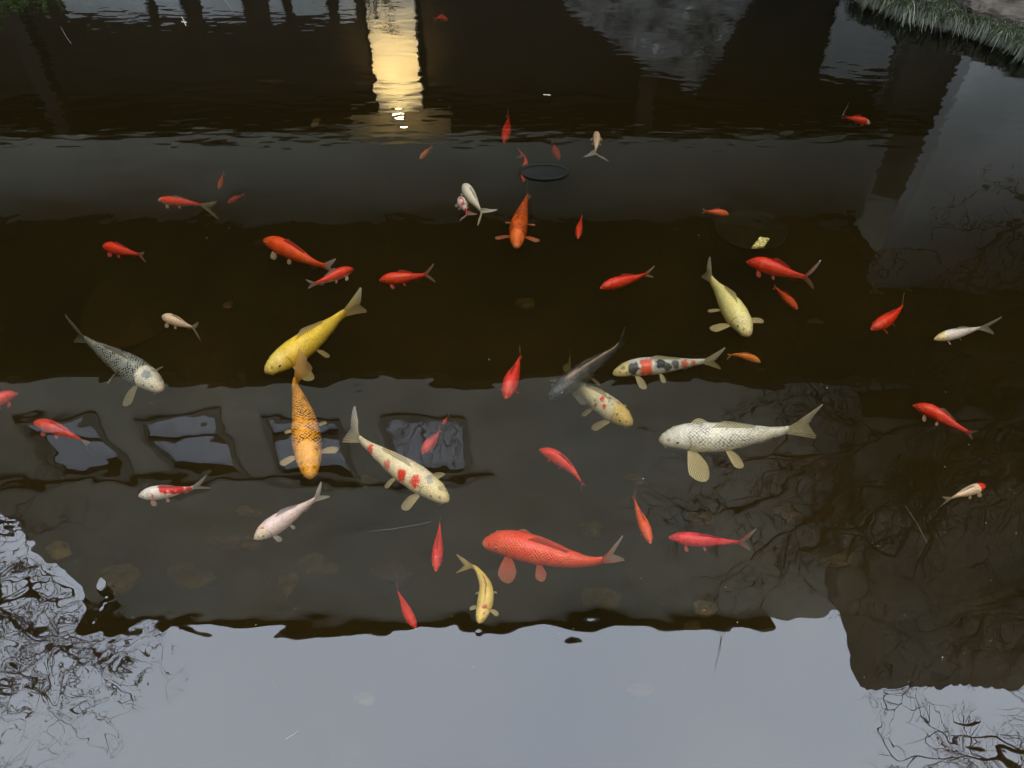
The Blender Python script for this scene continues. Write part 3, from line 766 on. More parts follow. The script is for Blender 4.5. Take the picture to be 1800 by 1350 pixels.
def patch_fn(d, scale):
    pts = []
    for (px, py, r, c) in d.get('patches', []):
        p = wat(px, py, d['zc'] + d['b'] * 0.55)
        pts.append((p, r * scale, c))
    return pts
FN = [0]
def make_fish(head_to_tail, tip, w, base, label, cat='goldfish', depth=None, kind='gf', head=None, headlen=0.2, belly=None, net=None, netk=0.0,
              patches=(), tail=None, tailtip=None, fork=0.5, spread=17, roll=0, pect=1.0, pang=62, pect_near=None, fincol=None, group=None,
              dorsal=1.0, lean=8, finop=0.72, stripe=None, tailop=0.62, peclen=None, pdrop=28, thick=1.0, barbel=True, dcol=None):
    FN[0] += 1; seed = FN[0]
    if kind != 'koi': finop = min(finop, 0.55)
    sc_ = mpp(*head_to_tail[len(head_to_tail)//2], -0.1)
    a = w * sc_ / 2 * 0.96
    kr = 1.0 if kind == 'koi' else 1.12
    b = a * kr * thick
    if depth is None: depth = 0.03
    zc = -(depth + b * 1.12)
    P = [wat(x, y, zc) for x, y in head_to_tail]; T = wat(*tip, zc)
    cv = Curve(P + [T])
    bl = 0
    # arc length of the last body point
    bl = cv.l[16 * (len(P) - 1)]
    tl_len = max(cv.L - bl, 0.02)
    W = KOI_W if kind == 'koi' else GF_W; H = KOI_H if kind == 'koi' else GF_H
    big = w > 30
    nS, nT = (110, 56) if big else (56, 28)
    d = dict(patches=patches, zc=zc, b=b)
    pp = patch_fn(d, sc_)
    head = head or base; belly = belly or base
    netc = net or tuple(c * 0.45 for c in base)
    tail = tail or fincol or base; tailtip = tailtip or tuple(min(1, c * 0.5 + 0.35) for c in tail); fincol = fincol or base
    so_ = Vector((seed * 5.3, seed * 2.9, 0))
    loc = cv.at(bl * 0.4).copy()
    root = empty('koi' if kind == 'koi' else 'goldfish', loc, label, cat, group)
    v, f, colr, nett, uvp = [], [], [], [], []
    def sect(s):
        x = s * bl
        c = cv.at(x); t = cv.tan(x); t.z = 0; t.normalize()
        side = Vector((t.y, -t.x, 0))
        return c, t, side, a * lerp_tab(W, s), b * lerp_tab(H, s)
    for i in range(nS + 1):
        s = (i / nS); s = s if not big else s
        s = 0.45 * s * s + 0.55 * s if True else s
        c, t, side, aw, bh = sect(s)
        zo = -b * 0.22 * max(0, 1 - s / 0.2) ** 1.5 + 0.05 * b * max(0, (s - .7)) / .3
        for j in range(nT):
            ph = 2 * math.pi * j / nT
            cx_, sz = math.sin(ph), math.cos(ph)
            # superelliptic, flatter belly, keeled back
            ex = 0.92
            X = aw * math.copysign(abs(cx_) ** ex, cx_)
            Z = bh * math.copysign(abs(sz) ** (1.05 if sz > 0 else 0.9), sz)
            if sz < 0: Z *= 0.88
            # gill cover: slight step
            g = math.exp(-((s - 0.215) / 0.012) ** 2) * (abs(cx_) ** 2)
            X *= 1 - 0.045 * g
            # brow above eye
            X *= 1 + 0.05 * math.exp(-((s - .11) / .02) ** 2) * math.exp(-((abs(ph if ph < math.pi else 2*math.pi - ph) - 1.15) / .25) ** 2)
            p = c + side * X + Vector((0, 0, Z + zo))
            v.append(p - loc)
            col = Vector(base)
            nz = noise.noise((p - loc) * (2.2 / a) * 0.35 + so_)
            hb = headlen + 0.02 * nz - 0.03 * abs(cx_)
            hf = min(1, max(0, (hb - s) / 0.025 + .5))
            col = col.lerp(Vector(head), hf)
            bf_ = min(1, max(0, (-sz - 0.05 + 0.35 * nz) / 0.35))
            col = col.lerp(Vector(belly), bf_)
            nk = netk * (1 - hf) * (1 - 0.75 * bf_)
            # uneven pigment over the back and flanks
            hue = 0.5 + 0.5 * noise.noise((p - loc) * (1.3 / a) + so_ * 2) + 0.22 * noise.noise((p - loc) * (4.5 / a))
            if base[0] > 0.6 and base[1] < 0.2: col = Vector((col.x * (0.90 + 0.14 * hue), col.y + 0.07 * max(0, hue - 0.35) * (0.5 + abs(cx_)), col.z * (0.8 + 0.4 * hue)))
            else: col = col * (0.88 + 0.18 * hue)
            if stripe and sz > 0:   # pale/dark dorsal line
                k = math.exp(-(cx_ / 0.16) ** 2) * min(1, max(0, (s - .2) / .05)); col = col.lerp(Vector(stripe), k * 0.8)
            for (q, r_, pc) in pp:
                dd_ = (p - q); 
                dist = math.sqrt(dd_.x**2 + dd_.y**2 + (0.6*dd_.z)**2)
                e1 = noise.noise((p - loc) * (1.5 / max(r_, 0.001)) + so_) * 0.38 + noise.noise((p - loc) * (4 / max(r_, 0.001)) + so_) * 0.2
                k = min(1, max(0, (1 + e1 - dist / r_) / 0.16))
                if k > 0: col = col.lerp(Vector(pc), k); 
            # gill line, mouth
            gl = math.exp(-((s - 0.218 + 0.03 * (abs(ph if ph < math.pi else 2*math.pi-ph) - 1.5) ** 2) / 0.0055) ** 2) * min(1, abs(cx_) * 1.2) * (1 if abs(cx_) > .55 else 0)
            col = col * (1 - 0.55 * gl)
            nd = math.hypot((s - 0.05) / 0.008, ((abs(ph if ph < math.pi else 2*math.pi-ph)) - 0.75) / 0.16)
            if nd < 1.4: col = col * (0.45 if nd < 1 else 0.75)
            if s < 0.02 and head[0] > .5: col = col.lerp(Vector((.75, .45, .32)), 0.3)
            colr += [max(col.x, 0.002), max(col.y, 0.001), max(col.z, 0.001), 1]
            nett += [*netc, nk]
            uvp.append((s * bl / (a * 0.19), j * 32.0 / nT))
    for i in range(nS):
        for j in range(nT):
            f.append((i*nT+j, i*nT+(j+1) % nT, (i+1)*nT+(j+1) % nT, (i+1)*nT+j))
    c0, t0, s0_, _, _ = sect(0); n0 = len(v)
    v.append(c0 - loc + Vector((0, 0, -b*0.22)) - t0 * a * 0.10); colr += [*head, 1]; nett += [*netc, 0]; uvp.append((0, 0))
    for j in range(nT): f.append((n0, (j+1) % nT, j))
    f.append(tuple(nS*nT + j for j in range(nT)))
    o = mesh_obj('body', v, f, SKIN, root, True)
    me = o.data
    me.color_attributes.new('Col', 'FLOAT_COLOR', 'POINT').data.foreach_set('color', colr)
    me.color_attributes.new('Net', 'FLOAT_COLOR', 'POINT').data.foreach_set('color', nett)
    ul = me.uv_layers.new(name='UVMap'); flat = []
    for pol in me.polygons:
        wrap = any(vi % nT == 0 for vi in pol.vertices) and any(vi % nT == nT - 1 for vi in pol.vertices)
        for vi in pol.vertices:
            uu, vv = uvp[vi]
            if wrap and vi % nT == 0 and vi < n0: vv = 32.0
            flat += [uu, vv]
    ul.data.foreach_set('uv', flat)

    def fin(name, grid, cols):
        # grid[u][v] points, u across, v along
        nu, nv = len(grid), len(grid[0]); vv = [q - loc for r_ in grid for q in r_]; ff = []
        for i in range(nu - 1):
            for j in range(nv - 1): ff.append((i*nv+j, (i+1)*nv+j, (i+1)*nv+j+1, i*nv+j+1))
        o = mesh_obj(name, vv, ff, FIN, root, True); me = o.data
        me.color_attributes.new('Col', 'FLOAT_COLOR', 'POINT').data.foreach_set('color', [x for c in cols for x in c])
        ul = me.uv_layers.new(name='UVMap')
        fl = []
        for pol in me.polygons:
            for vi in pol.vertices: fl += [(vi // nv) / (nu - 1), (vi % nv) / (nv - 1)]
        ul.data.foreach_set('uv', fl)
        return o
    def fcol(c0, c1, tv, o0, o1):
        c = Vector(c0).lerp(Vector(c1), tv); return (c.x, c.y, c.z, o0 + (o1 - o0) * tv)
    up = Vector((0, 0, 1))
    # tail fin: vertical fork, rolled a little
    nu, nv = 25, 12; grid, cols = [], []
    hb = b * 0.36; ca = cv.at(bl * 0.985)
    for i in range(nu):
        u = -1 + 2 * i / (nu - 1); row = []
        ln = tl_len * (1.0 - fork * (1 - abs(u) ** 1.4)) * (1 if u > 0 else 0.93)
        ln *= 1 - 0.10 * max(0, abs(u) - 0.85) / 0.15
        for j in range(nv):
            t = j / (nv - 1); an = R(spread) * u
            along = ln * t * math.cos(an * 0.8)
            vert = hb * u + ln * math.sin(an) * t + (0.12 * ln * t * t * u)
            c = cv.at(bl * 0.985 + along); tt = cv.tan(bl + along); tt.z = 0; tt.normalize(); sd = Vector((tt.y, -tt.x, 0))
            rl = R(max(roll, 12)) * min(1, t * 2.0) * (-1 if sd.y < 0 else 1)
            wave = 0.04 * ln * math.sin(u * 3.0 + seed) * t
            row.append(c + up * (vert * math.cos(rl) + 0.05 * b) + sd * (vert * math.sin(rl) + wave))
            cols.append(fcol(tail, tailtip, t ** 1.3, 1.0, tailop * (1 - 0.35 * (1 - abs(u)))))
        grid.append(row)
    fin('tail_fin', grid, cols)
    # dorsal fin
    if dorsal > 0:
        s0, s1 = (0.36, 0.70); nu, nv = 20, 5; grid, cols = [], []
        dc = dcol or tuple(x * 0.8 for x in fincol)
        for i in range(nu):
            k = i / (nu - 1); s = s0 + (s1 - s0) * k; c, t, side, aw, bh = sect(s)
            h = b * 0.62 * dorsal * (min(1, k / 0.10 + .12)) * (1 - 0.62 * k) * (1 + 0.03 * (i % 2))
            row = []
            for j in range(nv):
                q = j / (nv - 1)
                ln_ = R(abs(lean)) * (-1 if side.y < 0 else 1)
                row.append(c + up * (bh * 0.96 + h * q * math.cos(ln_)) + side * (h * q * math.sin(ln_)) + t * (h * 0.9 * q))
                cols.append(fcol(dc, tuple(min(1, x * .7 + .1) for x in dc), q, 1.0, 0.75))
            grid.append(row)
        fin('dorsal_fin', grid, cols)
    # paired fins and anal fin
    def paddle(name, s, sgn, ln, wd, az, drop, fwd=0.0):
        c, t, side, aw, bh = sect(s)
        r0 = c + side * (sgn * aw * 0.86) - up * (bh * 0.42)
        back = t; outd = side * sgn
        ax = (outd * math.sin(R(az)) + back * math.cos(R(az))) * math.cos(R(drop)) - up * math.sin(R(drop))
        ax.normalize()
        ac = (back * math.sin(R(az)) - outd * math.cos(R(az))); ac = (ac + up * -0.25).normalized()
        nu, nv = 15, 9; grid, cols = [], []
        for i in range(nu):
            u = -1 + 2 * i / (nu - 1); row = []
            for j in range(nv):
                t_ = j / (nv - 1)
                L_ = ln * (1 - 0.30 * max(0, u) ** 1.5 - 0.10 * max(0, -u) ** 3)
                fan = R(27) * u
                x = L_ * t_ * math.cos(fan); y = L_ * t_ * math.sin(fan) + wd * 0.26 * u
                y *= (1 - 0.22 * t_ ** 3)
                x *= 1 - 0.10 * (abs(u) ** 2.5) * t_
                row.append(r0 + ax * x + ac * y + up * (-0.10 * ln * t_ * t_))
                cols.append(fcol(fincol, tuple(min(1, q * .75 + .2) for q in fincol), t_, 1.0, finop))
            grid.append(row)
        return fin(name, grid, cols)
    pl_ = (peclen or (0.84 if kind == 'koi' else 0.50)) * 2 * a * pect
    rnd = random.Random(seed)
    for sgn in (-1, 1):
        near = (sect(0.25)[2].y * sgn) < 0
        azz = pang if kind == 'koi' else min(pang, 48) if pang == 62 else pang
        if not near and abs((T - P[0]).normalized().x) > 0.8: azz *= 0.42
        paddle('pectoral_fin', 0.235, sgn, pl_ * 1.0, pl_ * 0.5, azz + rnd.uniform(-8, 8), pdrop)
        paddle('pelvic_fin', 0.50, sgn, pl_ * 0.66, pl_ * 0.34, 48 + rnd.uniform(-6, 6), pdrop + 8)
    c, t, side, aw, bh = sect(0.76); grid, cols = [], []
    for i in range(8):
        k = i / 7; row = []
        c, t, side, aw, bh = sect(0.74 + 0.10 * k)
        for j in range(5):
            q = j / 4; row.append(c - up * (bh * 0.75 + b * 0.5 * q * (1 - 0.5 * k)) + t * (b * 0.5 * q))
            cols.append(fcol(fincol, fincol, q, 1.0, finop))
        grid.append(row)
    fin('anal_fin', grid, cols)
    # eyes
    for sgn in (-1, 1):
        c, t, side, aw, bh = sect(0.115)
        er = a * (0.115 if kind == 'koi' else 0.13)
        pe = c + side * sgn * aw * 0.86 + up * (bh * 0.42 - b * 0.07) - loc
        ev_, ef_, fm = [], [], []
        for i in range(7):
            for j in range(12):
                th = math.pi * 0.5 * i / 6; ph = 2*math.pi*j/12
                ev_.append(pe + side * sgn * er * 0.75 * math.cos(th) + (t * math.cos(ph) + up * math.sin(ph)) * er * 1.15 * math.sin(th))
        for i in range(6):
            for j in range(12):
                ef_.append((i*12+j, i*12+(j+1) % 12, (i+1)*12+(j+1) % 12, (i+1)*12+j)); fm.append(1 if i > 3 else 0)
        mesh_obj('eye', ev_, ef_, None, root, True, mats=[EYE, EYER], fmat=fm)
    if kind == 'koi' and barbel:
        for sgn in (-1, 1):
            c, t, side, aw, bh = sect(0.03)
            p0 = c + side * sgn * aw * 0.75 - up * (b * 0.28) - loc
            t_ = MB(); t_.tube([p0, p0 + side*sgn*a*0.14 - t*a*0.02 - up*a*.05, p0 + side*sgn*a*0.24 + t*a*0.10 - up*a*.14], [a*0.022, a*0.016, a*0.007], 5)
            o = t_.build('barbel', SKIN, root, True)
            o.data.color_attributes.new('Col', 'FLOAT_COLOR', 'POINT').data.foreach_set('color', [x for _ in o.data.vertices for x in (*head, 1)])
            o.data.color_attributes.new('Net', 'FLOAT_COLOR', 'POINT').data.foreach_set('color', [x for _ in o.data.vertices for x in (*head, 0)])
    return root

F = make_fish
K = dict(cat='koi', kind='koi')
# --- large koi
F([(466,650),(505,627),(552,594),(590,563),(606,551)], (648,524), 47, YEL, 'bright yellow koi facing lower left with white edged tail, above the orange koi', **K,
  head=(.90,.68,.16), netk=.35, net=(.55,.36,.05), fincol=(.84,.70,.32), tail=(.80,.62,.20), tailtip=(.85,.80,.55), depth=.03, roll=12, fork=.3, spread=15, lean=-10)
F([(545,836),(541,792),(534,735),(524,695),(520,670)], (543,626), 52, (.88,.38,.03), 'orange gold koi heading toward the viewer with dark netted back and curled tail', **K,
  head=(.92,.42,.02), headlen=.26, netk=1.6, net=(.07,.03,.004), stripe=(.95,.42,.02), belly=(.78,.30,.08), fincol=(.85,.66,.35), tail=(.80,.36,.05), tailtip=(.80,.62,.34), pang=82, pect=.72, pdrop=5,
  depth=.03, roll=20, fork=.08, patches=[(556,790,3,(.25,.10,.02)),(528,812,3,(.3,.12,.03))], spread=11)
F([(787,877),(748,851),(702,821),(655,789),(633,772)], (606,738), 48, CRM, 'long cream koi with scattered red blotches and rounded pale tail, facing lower right', **K,
  head=(.82,.68,.36), netk=.25, net=(.45,.38,.28), fincol=(.82,.70,.42), tail=(.80,.72,.52), tailtip=(.75,.73,.66), depth=.03, roll=30, fork=.32, spread=34,
  patches=[(733,846,11,VR),(706,836,10,VR),(700,822,4,(.25,.06,.04)),(678,817,9,(.72,.2,.12)),(646,790,9,VR),(634,780,6,VR),(652,784,5,VR),(722,815,6,(.75,.3,.22)),(712,812,5,(.4,.12,.1)),(755,846,9,(.42,.40,.32)),(742,832,6,(.5,.46,.38)),(775,858,5,(.45,.42,.22))], lean=20)
F([(1161,770),(1200,768),(1260,769),(1330,764),(1384,757)], (1450,737), 56, (.78,.76,.66), 'big white koi with netted scales and two spread cream fins, facing left', **K,
  head=(.80,.78,.68), netk=.9, net=(.19,.18,.14), belly=(.74,.72,.60), fincol=(.86,.78,.48), tail=(.82,.76,.50), tailtip=(.80,.76,.58), depth=.035, pect=1.3, pang=70, pdrop=12, fork=.35, roll=15,
  patches=[(1228,752,9,(.40,.42,.42)),(1186,772,3,(.3,.32,.33)),(1255,768,6,(.74,.62,.30))], finop=.9, lean=14)
F([(849,952),(890,954),(950,969),(1010,984),(1058,985)], (1104,957), 54, (.78,.045,.015), 'very big plain red koi with white tipped forked tail, facing left', **K,
  head=(.82,.07,.025), netk=.35, net=(.80,.22,.05), fincol=(.72,.12,.06), tail=(.78,.10,.04), tailtip=(.75,.72,.68), depth=.035, barbel=False, fork=.5, pang=72, roll=18, dcol=(.45,.04,.01))
F([(964,697),(1000,673),(1044,641),(1078,617),(1086,608)], (1102,586), 38, (.030,.031,.028), 'black koi with glints painted as a bronze scale line, crossing over the pale spotted koi', **K,
  head=(.03,.034,.036), netk=.9, net=(.10,.085,.06), stripe=(.55,.38,.24), belly=(.16,.14,.09), fincol=(.10,.10,.08), tail=(.04,.05,.05), tailtip=(.10,.12,.12), depth=.03, finop=.6, tailop=.4, fork=.4)  # bronze stripe and net colours paint in the glints on its scales
F([(1111,743),(1077,722),(1042,697),(1012,678),(1003,668)], (996,624), 44, (.84,.80,.62), 'pale koi with yellow head and red and grey saddle, partly under the black koi', **K,
  head=(.88,.68,.24), headlen=.25, netk=.1, fincol=(.80,.74,.50), tail=(.74,.68,.36), tailtip=(.70,.64,.34), depth=.125, fork=.2, pang=40, spread=12,
  patches=[(1060,706,8,VR),(1071,708,8,(.22,.26,.26)),(1078,715,6,(.28,.32,.32)),(1085,713,6,VR),(1063,716,5,VR),(1045,711,5,(.5,.12,.1)),(1038,703,2.5,BLK),(1046,705,2,BLK),(1070,698,4,(.1,.05,.05)),(1085,729,2.5,(.2,.14,.08))])
F([(1079,654),(1118,646),(1170,642),(1215,638),(1238,636)], (1280,631), 34, (.62,.62,.55), 'white koi patched in black and red with yellow snout, facing left under the dark reflection', **K,
  head=(.62,.52,.22), headlen=.17, netk=.6, net=(.06,.06,.06), fincol=(.72,.66,.42), tail=(.62,.58,.36), tailtip=(.62,.60,.42), depth=.04, barbel=False, spread=20,
  patches=[(1113,648,10,(.05,.05,.05)),(1128,652,6,(.45,.42,.3)),(1136,644,13,(.78,.11,.04)),(1160,640,10,BLK),(1175,646,9,(.06,.07,.06)),(1188,640,7,(.10,.10,.09)),(1205,638,7,(.68,.15,.07)),(1220,636,6,(.68,.15,.07)),(1095,647,4,(.25,.22,.1))])
F([(283,682),(250,659),(205,632),(170,610),(152,598)], (117,573), 48, (.24,.25,.22), 'slate grey koi with netted scales and white masked head, facing lower right', **K,
  head=(.66,.62,.50), headlen=.24, netk=1.5, net=(.02,.022,.022), stripe=(.42,.40,.32), fincol=(.42,.40,.30), tail=(.20,.20,.17), tailtip=(.3,.3,.27), depth=.03, pang=86, tailop=.6, finop=.7,
  patches=[(259,660,9,(.26,.30,.30)),(252,659,2,(.35,.05,.03)),(277,677,3,(.10,.08,.06)),(268,652,3,(.3,.32,.3))])
F([(1317,586),(1296,556),(1272,520),(1256,500),(1250,492)], (1237,465), 42, PYL, 'pale lemon yellow koi facing lower right with two fins spread to the left', **K,
  head=(.86,.76,.36), netk=.35, net=(.55,.46,.10), fincol=(.85,.76,.42), tail=(.80,.72,.36), tailtip=(.70,.68,.52), depth=.03, pang=72, pdrop=8, fork=.35)
F([(908,432),(911,402),(919,370),(924,354),(926,349)], (930,322), 32, (.82,.12,.01), 'orange koi speckled black with one square black mark, heading toward the viewer', **K,
  head=(.84,.15,.015), netk=1.6, net=(.02,.01,.006), fincol=(.75,.16,.04), tail=(.5,.2,.08), tailtip=(.4,.3,.2), depth=.03, pang=84, pdrop=5, headlen=.2,
  patches=[(912,398,5,BLK),(905,398,2.5,(.5,.4,.15)),(903,418,2,(.1,.03,.01)),(916,420,2,(.1,.03,.01)),(921,372,2.5,BLK),(915,378,2.5,BLK),(922,385,2,BLK)])
F([(842,1093),(852,1062),(854,1032),(843,1008),(830,996)], (795,991), 29, (.80,.56,.14), 'small golden yellow koi bent like a hook with dark red spots behind the head', **K,
  head=(.84,.60,.16), netk=.3, net=(.5,.32,.06), stripe=(.5,.34,.08), fincol=(.72,.60,.30), tail=(.66,.5,.2), tailtip=(.55,.42,.2), depth=.03, pang=80, pect=.7, roll=40,
  patches=[(852,1068,5,(.42,.03,.02)),(845,1066,2.5,(.45,.04,.02)),(851,1078,2,(.4,.05,.02))])
# --- pale goldfish
F([(446,945),(480,925),(516,902),(545,884),(554,878)], (578,856), 33, PNK, 'pinkish white fish with a round red head spot, below the red backed white fish',
  head=(.84,.68,.50), fincol=(.62,.60,.58), tail=(.72,.62,.58), tailtip=(.62,.62,.60), depth=.03, roll=30, patches=[(463,930,4,CRI),(456,941,2,(.4,.1,.08)),(448,944,3,(.84,.62,.20))], fork=.6)
F([(243,870),(280,866),(315,862),(336,859),(341,857)], (374,846), 25, (.80,.72,.64), 'white fish with a long red saddle on its back, facing left above the pinkish one',
  fincol=(.62,.30,.25), tail=(.62,.62,.60), tailtip=(.55,.56,.55), depth=.03, patches=[(244,871,4,CRI),(288,862,8,CRI),(302,861,8,CRI),(316,860,8,CRI),(330,859,7,CRI),(268,872,3,(.7,.2,.1))], fork=.6)
F([(816,323),(825,341),(838,360),(843,368),(845,371)], (860,388), 22, (.80,.74,.60), 'cream white fish with a wide forked tail beside the small red capped fish', tail=(.72,.70,.58), tailtip=(.66,.64,.54), depth=.03, roll=60, fork=.7, pect=.5, tailop=.9, spread=32)
F([(808,347),(813,358),(817,366),(819,372),(820,374)], (825,386), 16, (.80,.70,.62), 'tiny white fish with a red stripe along its back, left of the cream white one', fincol=(.55,.30,.26), tail=(.55,.08,.06), tailtip=(.5,.4,.38), depth=.03, roll=75, spread=40,
  patches=[(810,351,4,CRI),(814,359,4,CRI),(818,368,4.5,CRI)])
F([(284,555),(306,563),(328,572),(336,575),(338,576)], (357,586), 19, (.80,.60,.42), 'small cream fish with a grey forked tail above the grey koi', fincol=(.62,.5,.38), tail=(.60,.54,.44), tailtip=(.50,.50,.46), depth=.05, spread=38, fork=.7)
F([(1643,595),(1670,589),(1700,582),(1718,578),(1722,577)], (1760,571), 19, (.78,.70,.62), 'slim white fish with a yellow head near the right edge', head=(.84,.66,.30), fincol=(.66,.62,.56), tail=(.56,.54,.50), tailtip=(.45,.45,.42), depth=.03)
F([(1733,852),(1712,860),(1690,868),(1676,874),(1672,876)], (1649,884), 18, (.78,.56,.36), 'small tan fish with a bright red head near the right edge', head=RED, headlen=.28, fincol=(.66,.5,.34), tail=(.60,.5,.36), tailtip=(.4,.36,.28), depth=.03, tailop=.6)
F([(1048,231),(1049,244),(1048,257),(1047,264),(1047,266)], (1047,285), 14, (.82,.60,.38), 'small cream fish pointing away near the top, its forked tail toward the viewer', fincol=(.6,.5,.38), tail=(.5,.46,.38), tailtip=(.42,.42,.38), depth=.05, roll=80, fork=.6, spread=34)
# --- red and orange fish
F([(462,420),(500,436),(545,459),(566,467),(571,468)], (597,470), 31, (.74,.055,.01), 'large orange red fish with a white tail tip, upper left of centre', head=(.76,.09,.015), fincol=(.55,.40,.35), tail=(.6,.25,.2), tailtip=(.68,.66,.62), depth=.03, netk=.4, net=(.7,.16,.03), dcol=(.4,.02,.005))
F([(621,471),(597,481),(567,494),(556,498),(553,499)], (536,500), 19, RED, 'red fish with white belly and clear tail, meeting the orange red fish tail', belly=(.70,.64,.58), fincol=(.6,.4,.36), tail=(.55,.3,.26), tailtip=(.5,.5,.48), depth=.03, patches=[(585,493,5,(.7,.66,.6)),(575,497,5,(.7,.66,.6)),(619,470,2,(.75,.5,.4))])
F([(667,491),(700,489),(730,486),(744,484),(747,483)], (771,479), 21, (.72,.035,.008), 'red fish with a long pale forked tail, above open dark water left of centre', tail=(.6,.08,.04), tailtip=(.46,.46,.44), depth=.03, fork=.75, spread=36, tailop=.7)
F([(180,431),(200,436),(228,444),(241,447),(244,448)], (259,454), 20, RED, 'red fish facing left alone in the dark water at left', tail=(.6,.06,.03), tailtip=(.45,.42,.4), depth=.04)
F([(277,350),(305,354),(340,358),(350,360),(354,361)], (390,373), 16, RED, 'slim red fish with pale face and long straw tail, upper left', head=(.70,.40,.26), headlen=.12, belly=(.62,.5,.36), fincol=(.42,.38,.28), tail=(.42,.38,.24), tailtip=(.30,.30,.20), depth=.06, tailop=.6)
F([(30,690),(5,700),(-25,716),(-40,724),(-44,726)], (-66,736), 22, (.72,.04,.03), 'red fish cut off by the left edge of the picture', depth=.04)
F([(58,741),(90,750),(120,763),(138,771),(143,774)], (164,795), 23, (.72,.055,.03), 'red fish with white curved tail near the left edge', tail=(.62,.4,.36), tailtip=(.52,.54,.52), depth=.05, fincol=(.55,.06,.04))
F([(948,789),(975,802),(1003,824),(1018,843),(1021,848)], (1027,863), 23, (.72,.03,.02), 'bright red fish with a thin curved tail below the pale spotted koi', depth=.04, pect=.4, tail=(.6,.03,.02), dcol=(.4,.01,.01))
F([(742,796),(754,782),(767,767),(771,761),(772,759)], (776,751), 20, (.70,.05,.04), 'blurred pinkish red fish seen inside the mirrored window', depth=.10, pect=.5)
F([(778,747),(781,741),(785,736),(786,734),(787,733)], (790,728), 6, (.66,.05,.04), 'tiny red fish at the mirrored window corner', depth=.14)
F([(889,698),(898,671),(908,646),(912,634),(914,630)], (916,614), 28, (.75,.04,.025), 'red fish heading toward the viewer at centre, left of the black koi', depth=.035, pang=85, pect=.55, tailtip=(.5,.3,.26))
F([(1055,505),(1085,497),(1118,488),(1130,484),(1134,483)], (1154,477), 20, RED, 'slender red fish with grey forked tail, left of the pale lemon koi', tail=(.6,.08,.05), tailtip=(.46,.48,.46), depth=.03, pect=.4, fork=.65)
F([(1313,458),(1345,467),(1388,481),(1408,486),(1414,487)], (1447,484), 27, RED, 'red fish with white cheek marks and ragged white tail, right of the lemon koi', tail=(.6,.05,.03), tailtip=(.52,.50,.48), depth=.03, fork=.8, spread=42, belly=(.7,.2,.15), patches=[(1331,467,3,(.75,.6,.55)),(1345,476,3,(.75,.5,.45)),(1314,458,2,(.7,.25,.2))])
F([(1402,543),(1386,528),(1370,513),(1365,508),(1363,507)], (1358,503), 15, (.70,.07,.015), 'plain orange red fish deep under the ragged tailed one', depth=.11, pect=.3)
F([(1532,577),(1555,565),(1576,549),(1583,542),(1585,539)], (1588,522), 23, RED, 'red fish with pale tail raised, right of centre by the mirrored wall edge', tail=(.5,.1,.08), tailtip=(.42,.46,.46), depth=.03)
F([(1606,711),(1640,725),(1680,749),(1697,758),(1701,760)], (1719,767), 24, RED, 'red fish with white throat and nose, right side facing upper left', depth=.03, tail=(.6,.05,.03), tailtip=(.4,.3,.28), fincol=(.6,.3,.26), patches=[(1607,711,3,(.75,.5,.45)),(1622,724,4,(.72,.6,.54)),(1648,742,6,(.72,.5,.45))])
F([(1144,954),(1133,926),(1121,897),(1117,884),(1116,880)], (1112,859), 20, (.80,.09,.02), 'slim orange red fish heading toward the viewer, above the red one facing left', depth=.035, pect=.35, tail=(.55,.08,.05), tailtip=(.4,.2,.16), dcol=(.45,.03,.01))
F([(1176,943),(1215,948),(1265,952),(1292,953),(1298,953)], (1334,948), 25, (.74,.018,.03), 'crimson fish facing left with a dark ragged forked tail, right of the big red koi', depth=.035, tail=(.55,.03,.03), tailtip=(.35,.33,.30), fork=.6, spread=36, dcol=(.4,.02,.02))
F([(766,1003),(769,972),(772,940),(773,926),(773,922)], (774,906), 20, (.70,.022,.02), 'slim crimson fish pointing straight down, left of the big red koi', depth=.045, pect=.35, dcol=(.3,.01,.01))
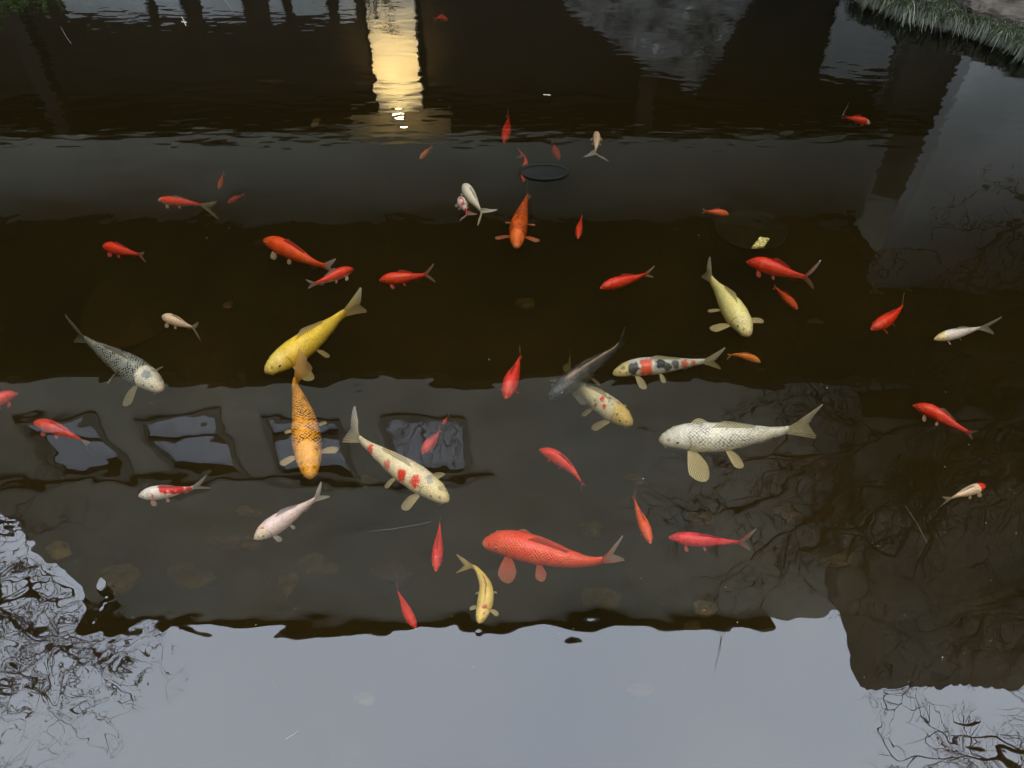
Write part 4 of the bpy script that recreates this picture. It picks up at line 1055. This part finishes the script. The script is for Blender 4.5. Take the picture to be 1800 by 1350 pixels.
F([(731,1104),(718,1080),(706,1053),(701,1043),(700,1040)], (697,1009), 18, (.72,.03,.02), 'slim red fish with grey tail at the mirrored eave, left of the hooked gold koi', depth=.045, pect=.35, tail=(.4,.1,.08), tailtip=(.28,.30,.28), tailop=.6)
F([(1337,636),(1316,628),(1296,624),(1288,624),(1285,625)], (1276,628), 13, (.66,.20,.02), 'small orange brown fish touching the tail of the patched koi', depth=.07, pect=.4, head=(.7,.26,.03))
F([(1016,418),(1018,402),(1021,389),(1022,384),(1022,382)], (1023,369), 13, (.66,.03,.01), 'small red fish pointing down right of the speckled orange koi', depth=.06, pect=.4, tailtip=(.3,.28,.22))
F([(1281,376),(1264,374),(1248,372),(1243,372),(1241,372)], (1232,371), 12, (.76,.10,.03), 'small orange red fish above the round olive tray', depth=.06, pect=.3)
F([(886,249),(890,232),(893,216),(894,208),(894,205)], (889,195), 17, (.70,.02,.008), 'dim red fish pointing down near the top, beside the mirrored ceiling', depth=.11, pect=.4)
F([(920,318),(922,300),(924,284),(922,276),(921,274)], (906,268), 14, (.80,.06,.04), 'red fish passing under the dark oval dish', depth=.10, pect=.3)
F([(983,278),(977,268),(973,257),(972,254),(971,252)], (968,247), 15, (.60,.06,.04), 'faint red fish deep in the water right of the fish under the dish', depth=.20)
F([(738,279),(746,271),(754,263),(757,260),(758,259)], (762,256), 9, (.66,.16,.04), 'faint orange fish deep below the mirrored ceiling lamp', depth=.13)
F([(384,331),(388,321),(391,312),(392,308),(393,306)], (395,302), 9, (.60,.10,.04), 'faint small reddish fish above the pale faced red one', depth=.15)
F([(400,356),(410,351),(420,346),(424,344),(426,343)], (432,341), 8, (.58,.07,.05), 'faint small red fish right of the straw tailed red one', depth=.16)
F([(786,35),(778,32),(770,32),(768,33),(767,34)], (762,36), 9, (.70,.05,.01), 'small dim red fish at the top edge right of the lit pillar', depth=.09)
F([(1530,216),(1513,212),(1495,208),(1489,207),(1487,206)], (1479,204), 12, RED, 'small red fish with a white nose near the top right', head=(.78,.50,.32), headlen=.15, depth=.04, tailtip=(.3,.2,.16))
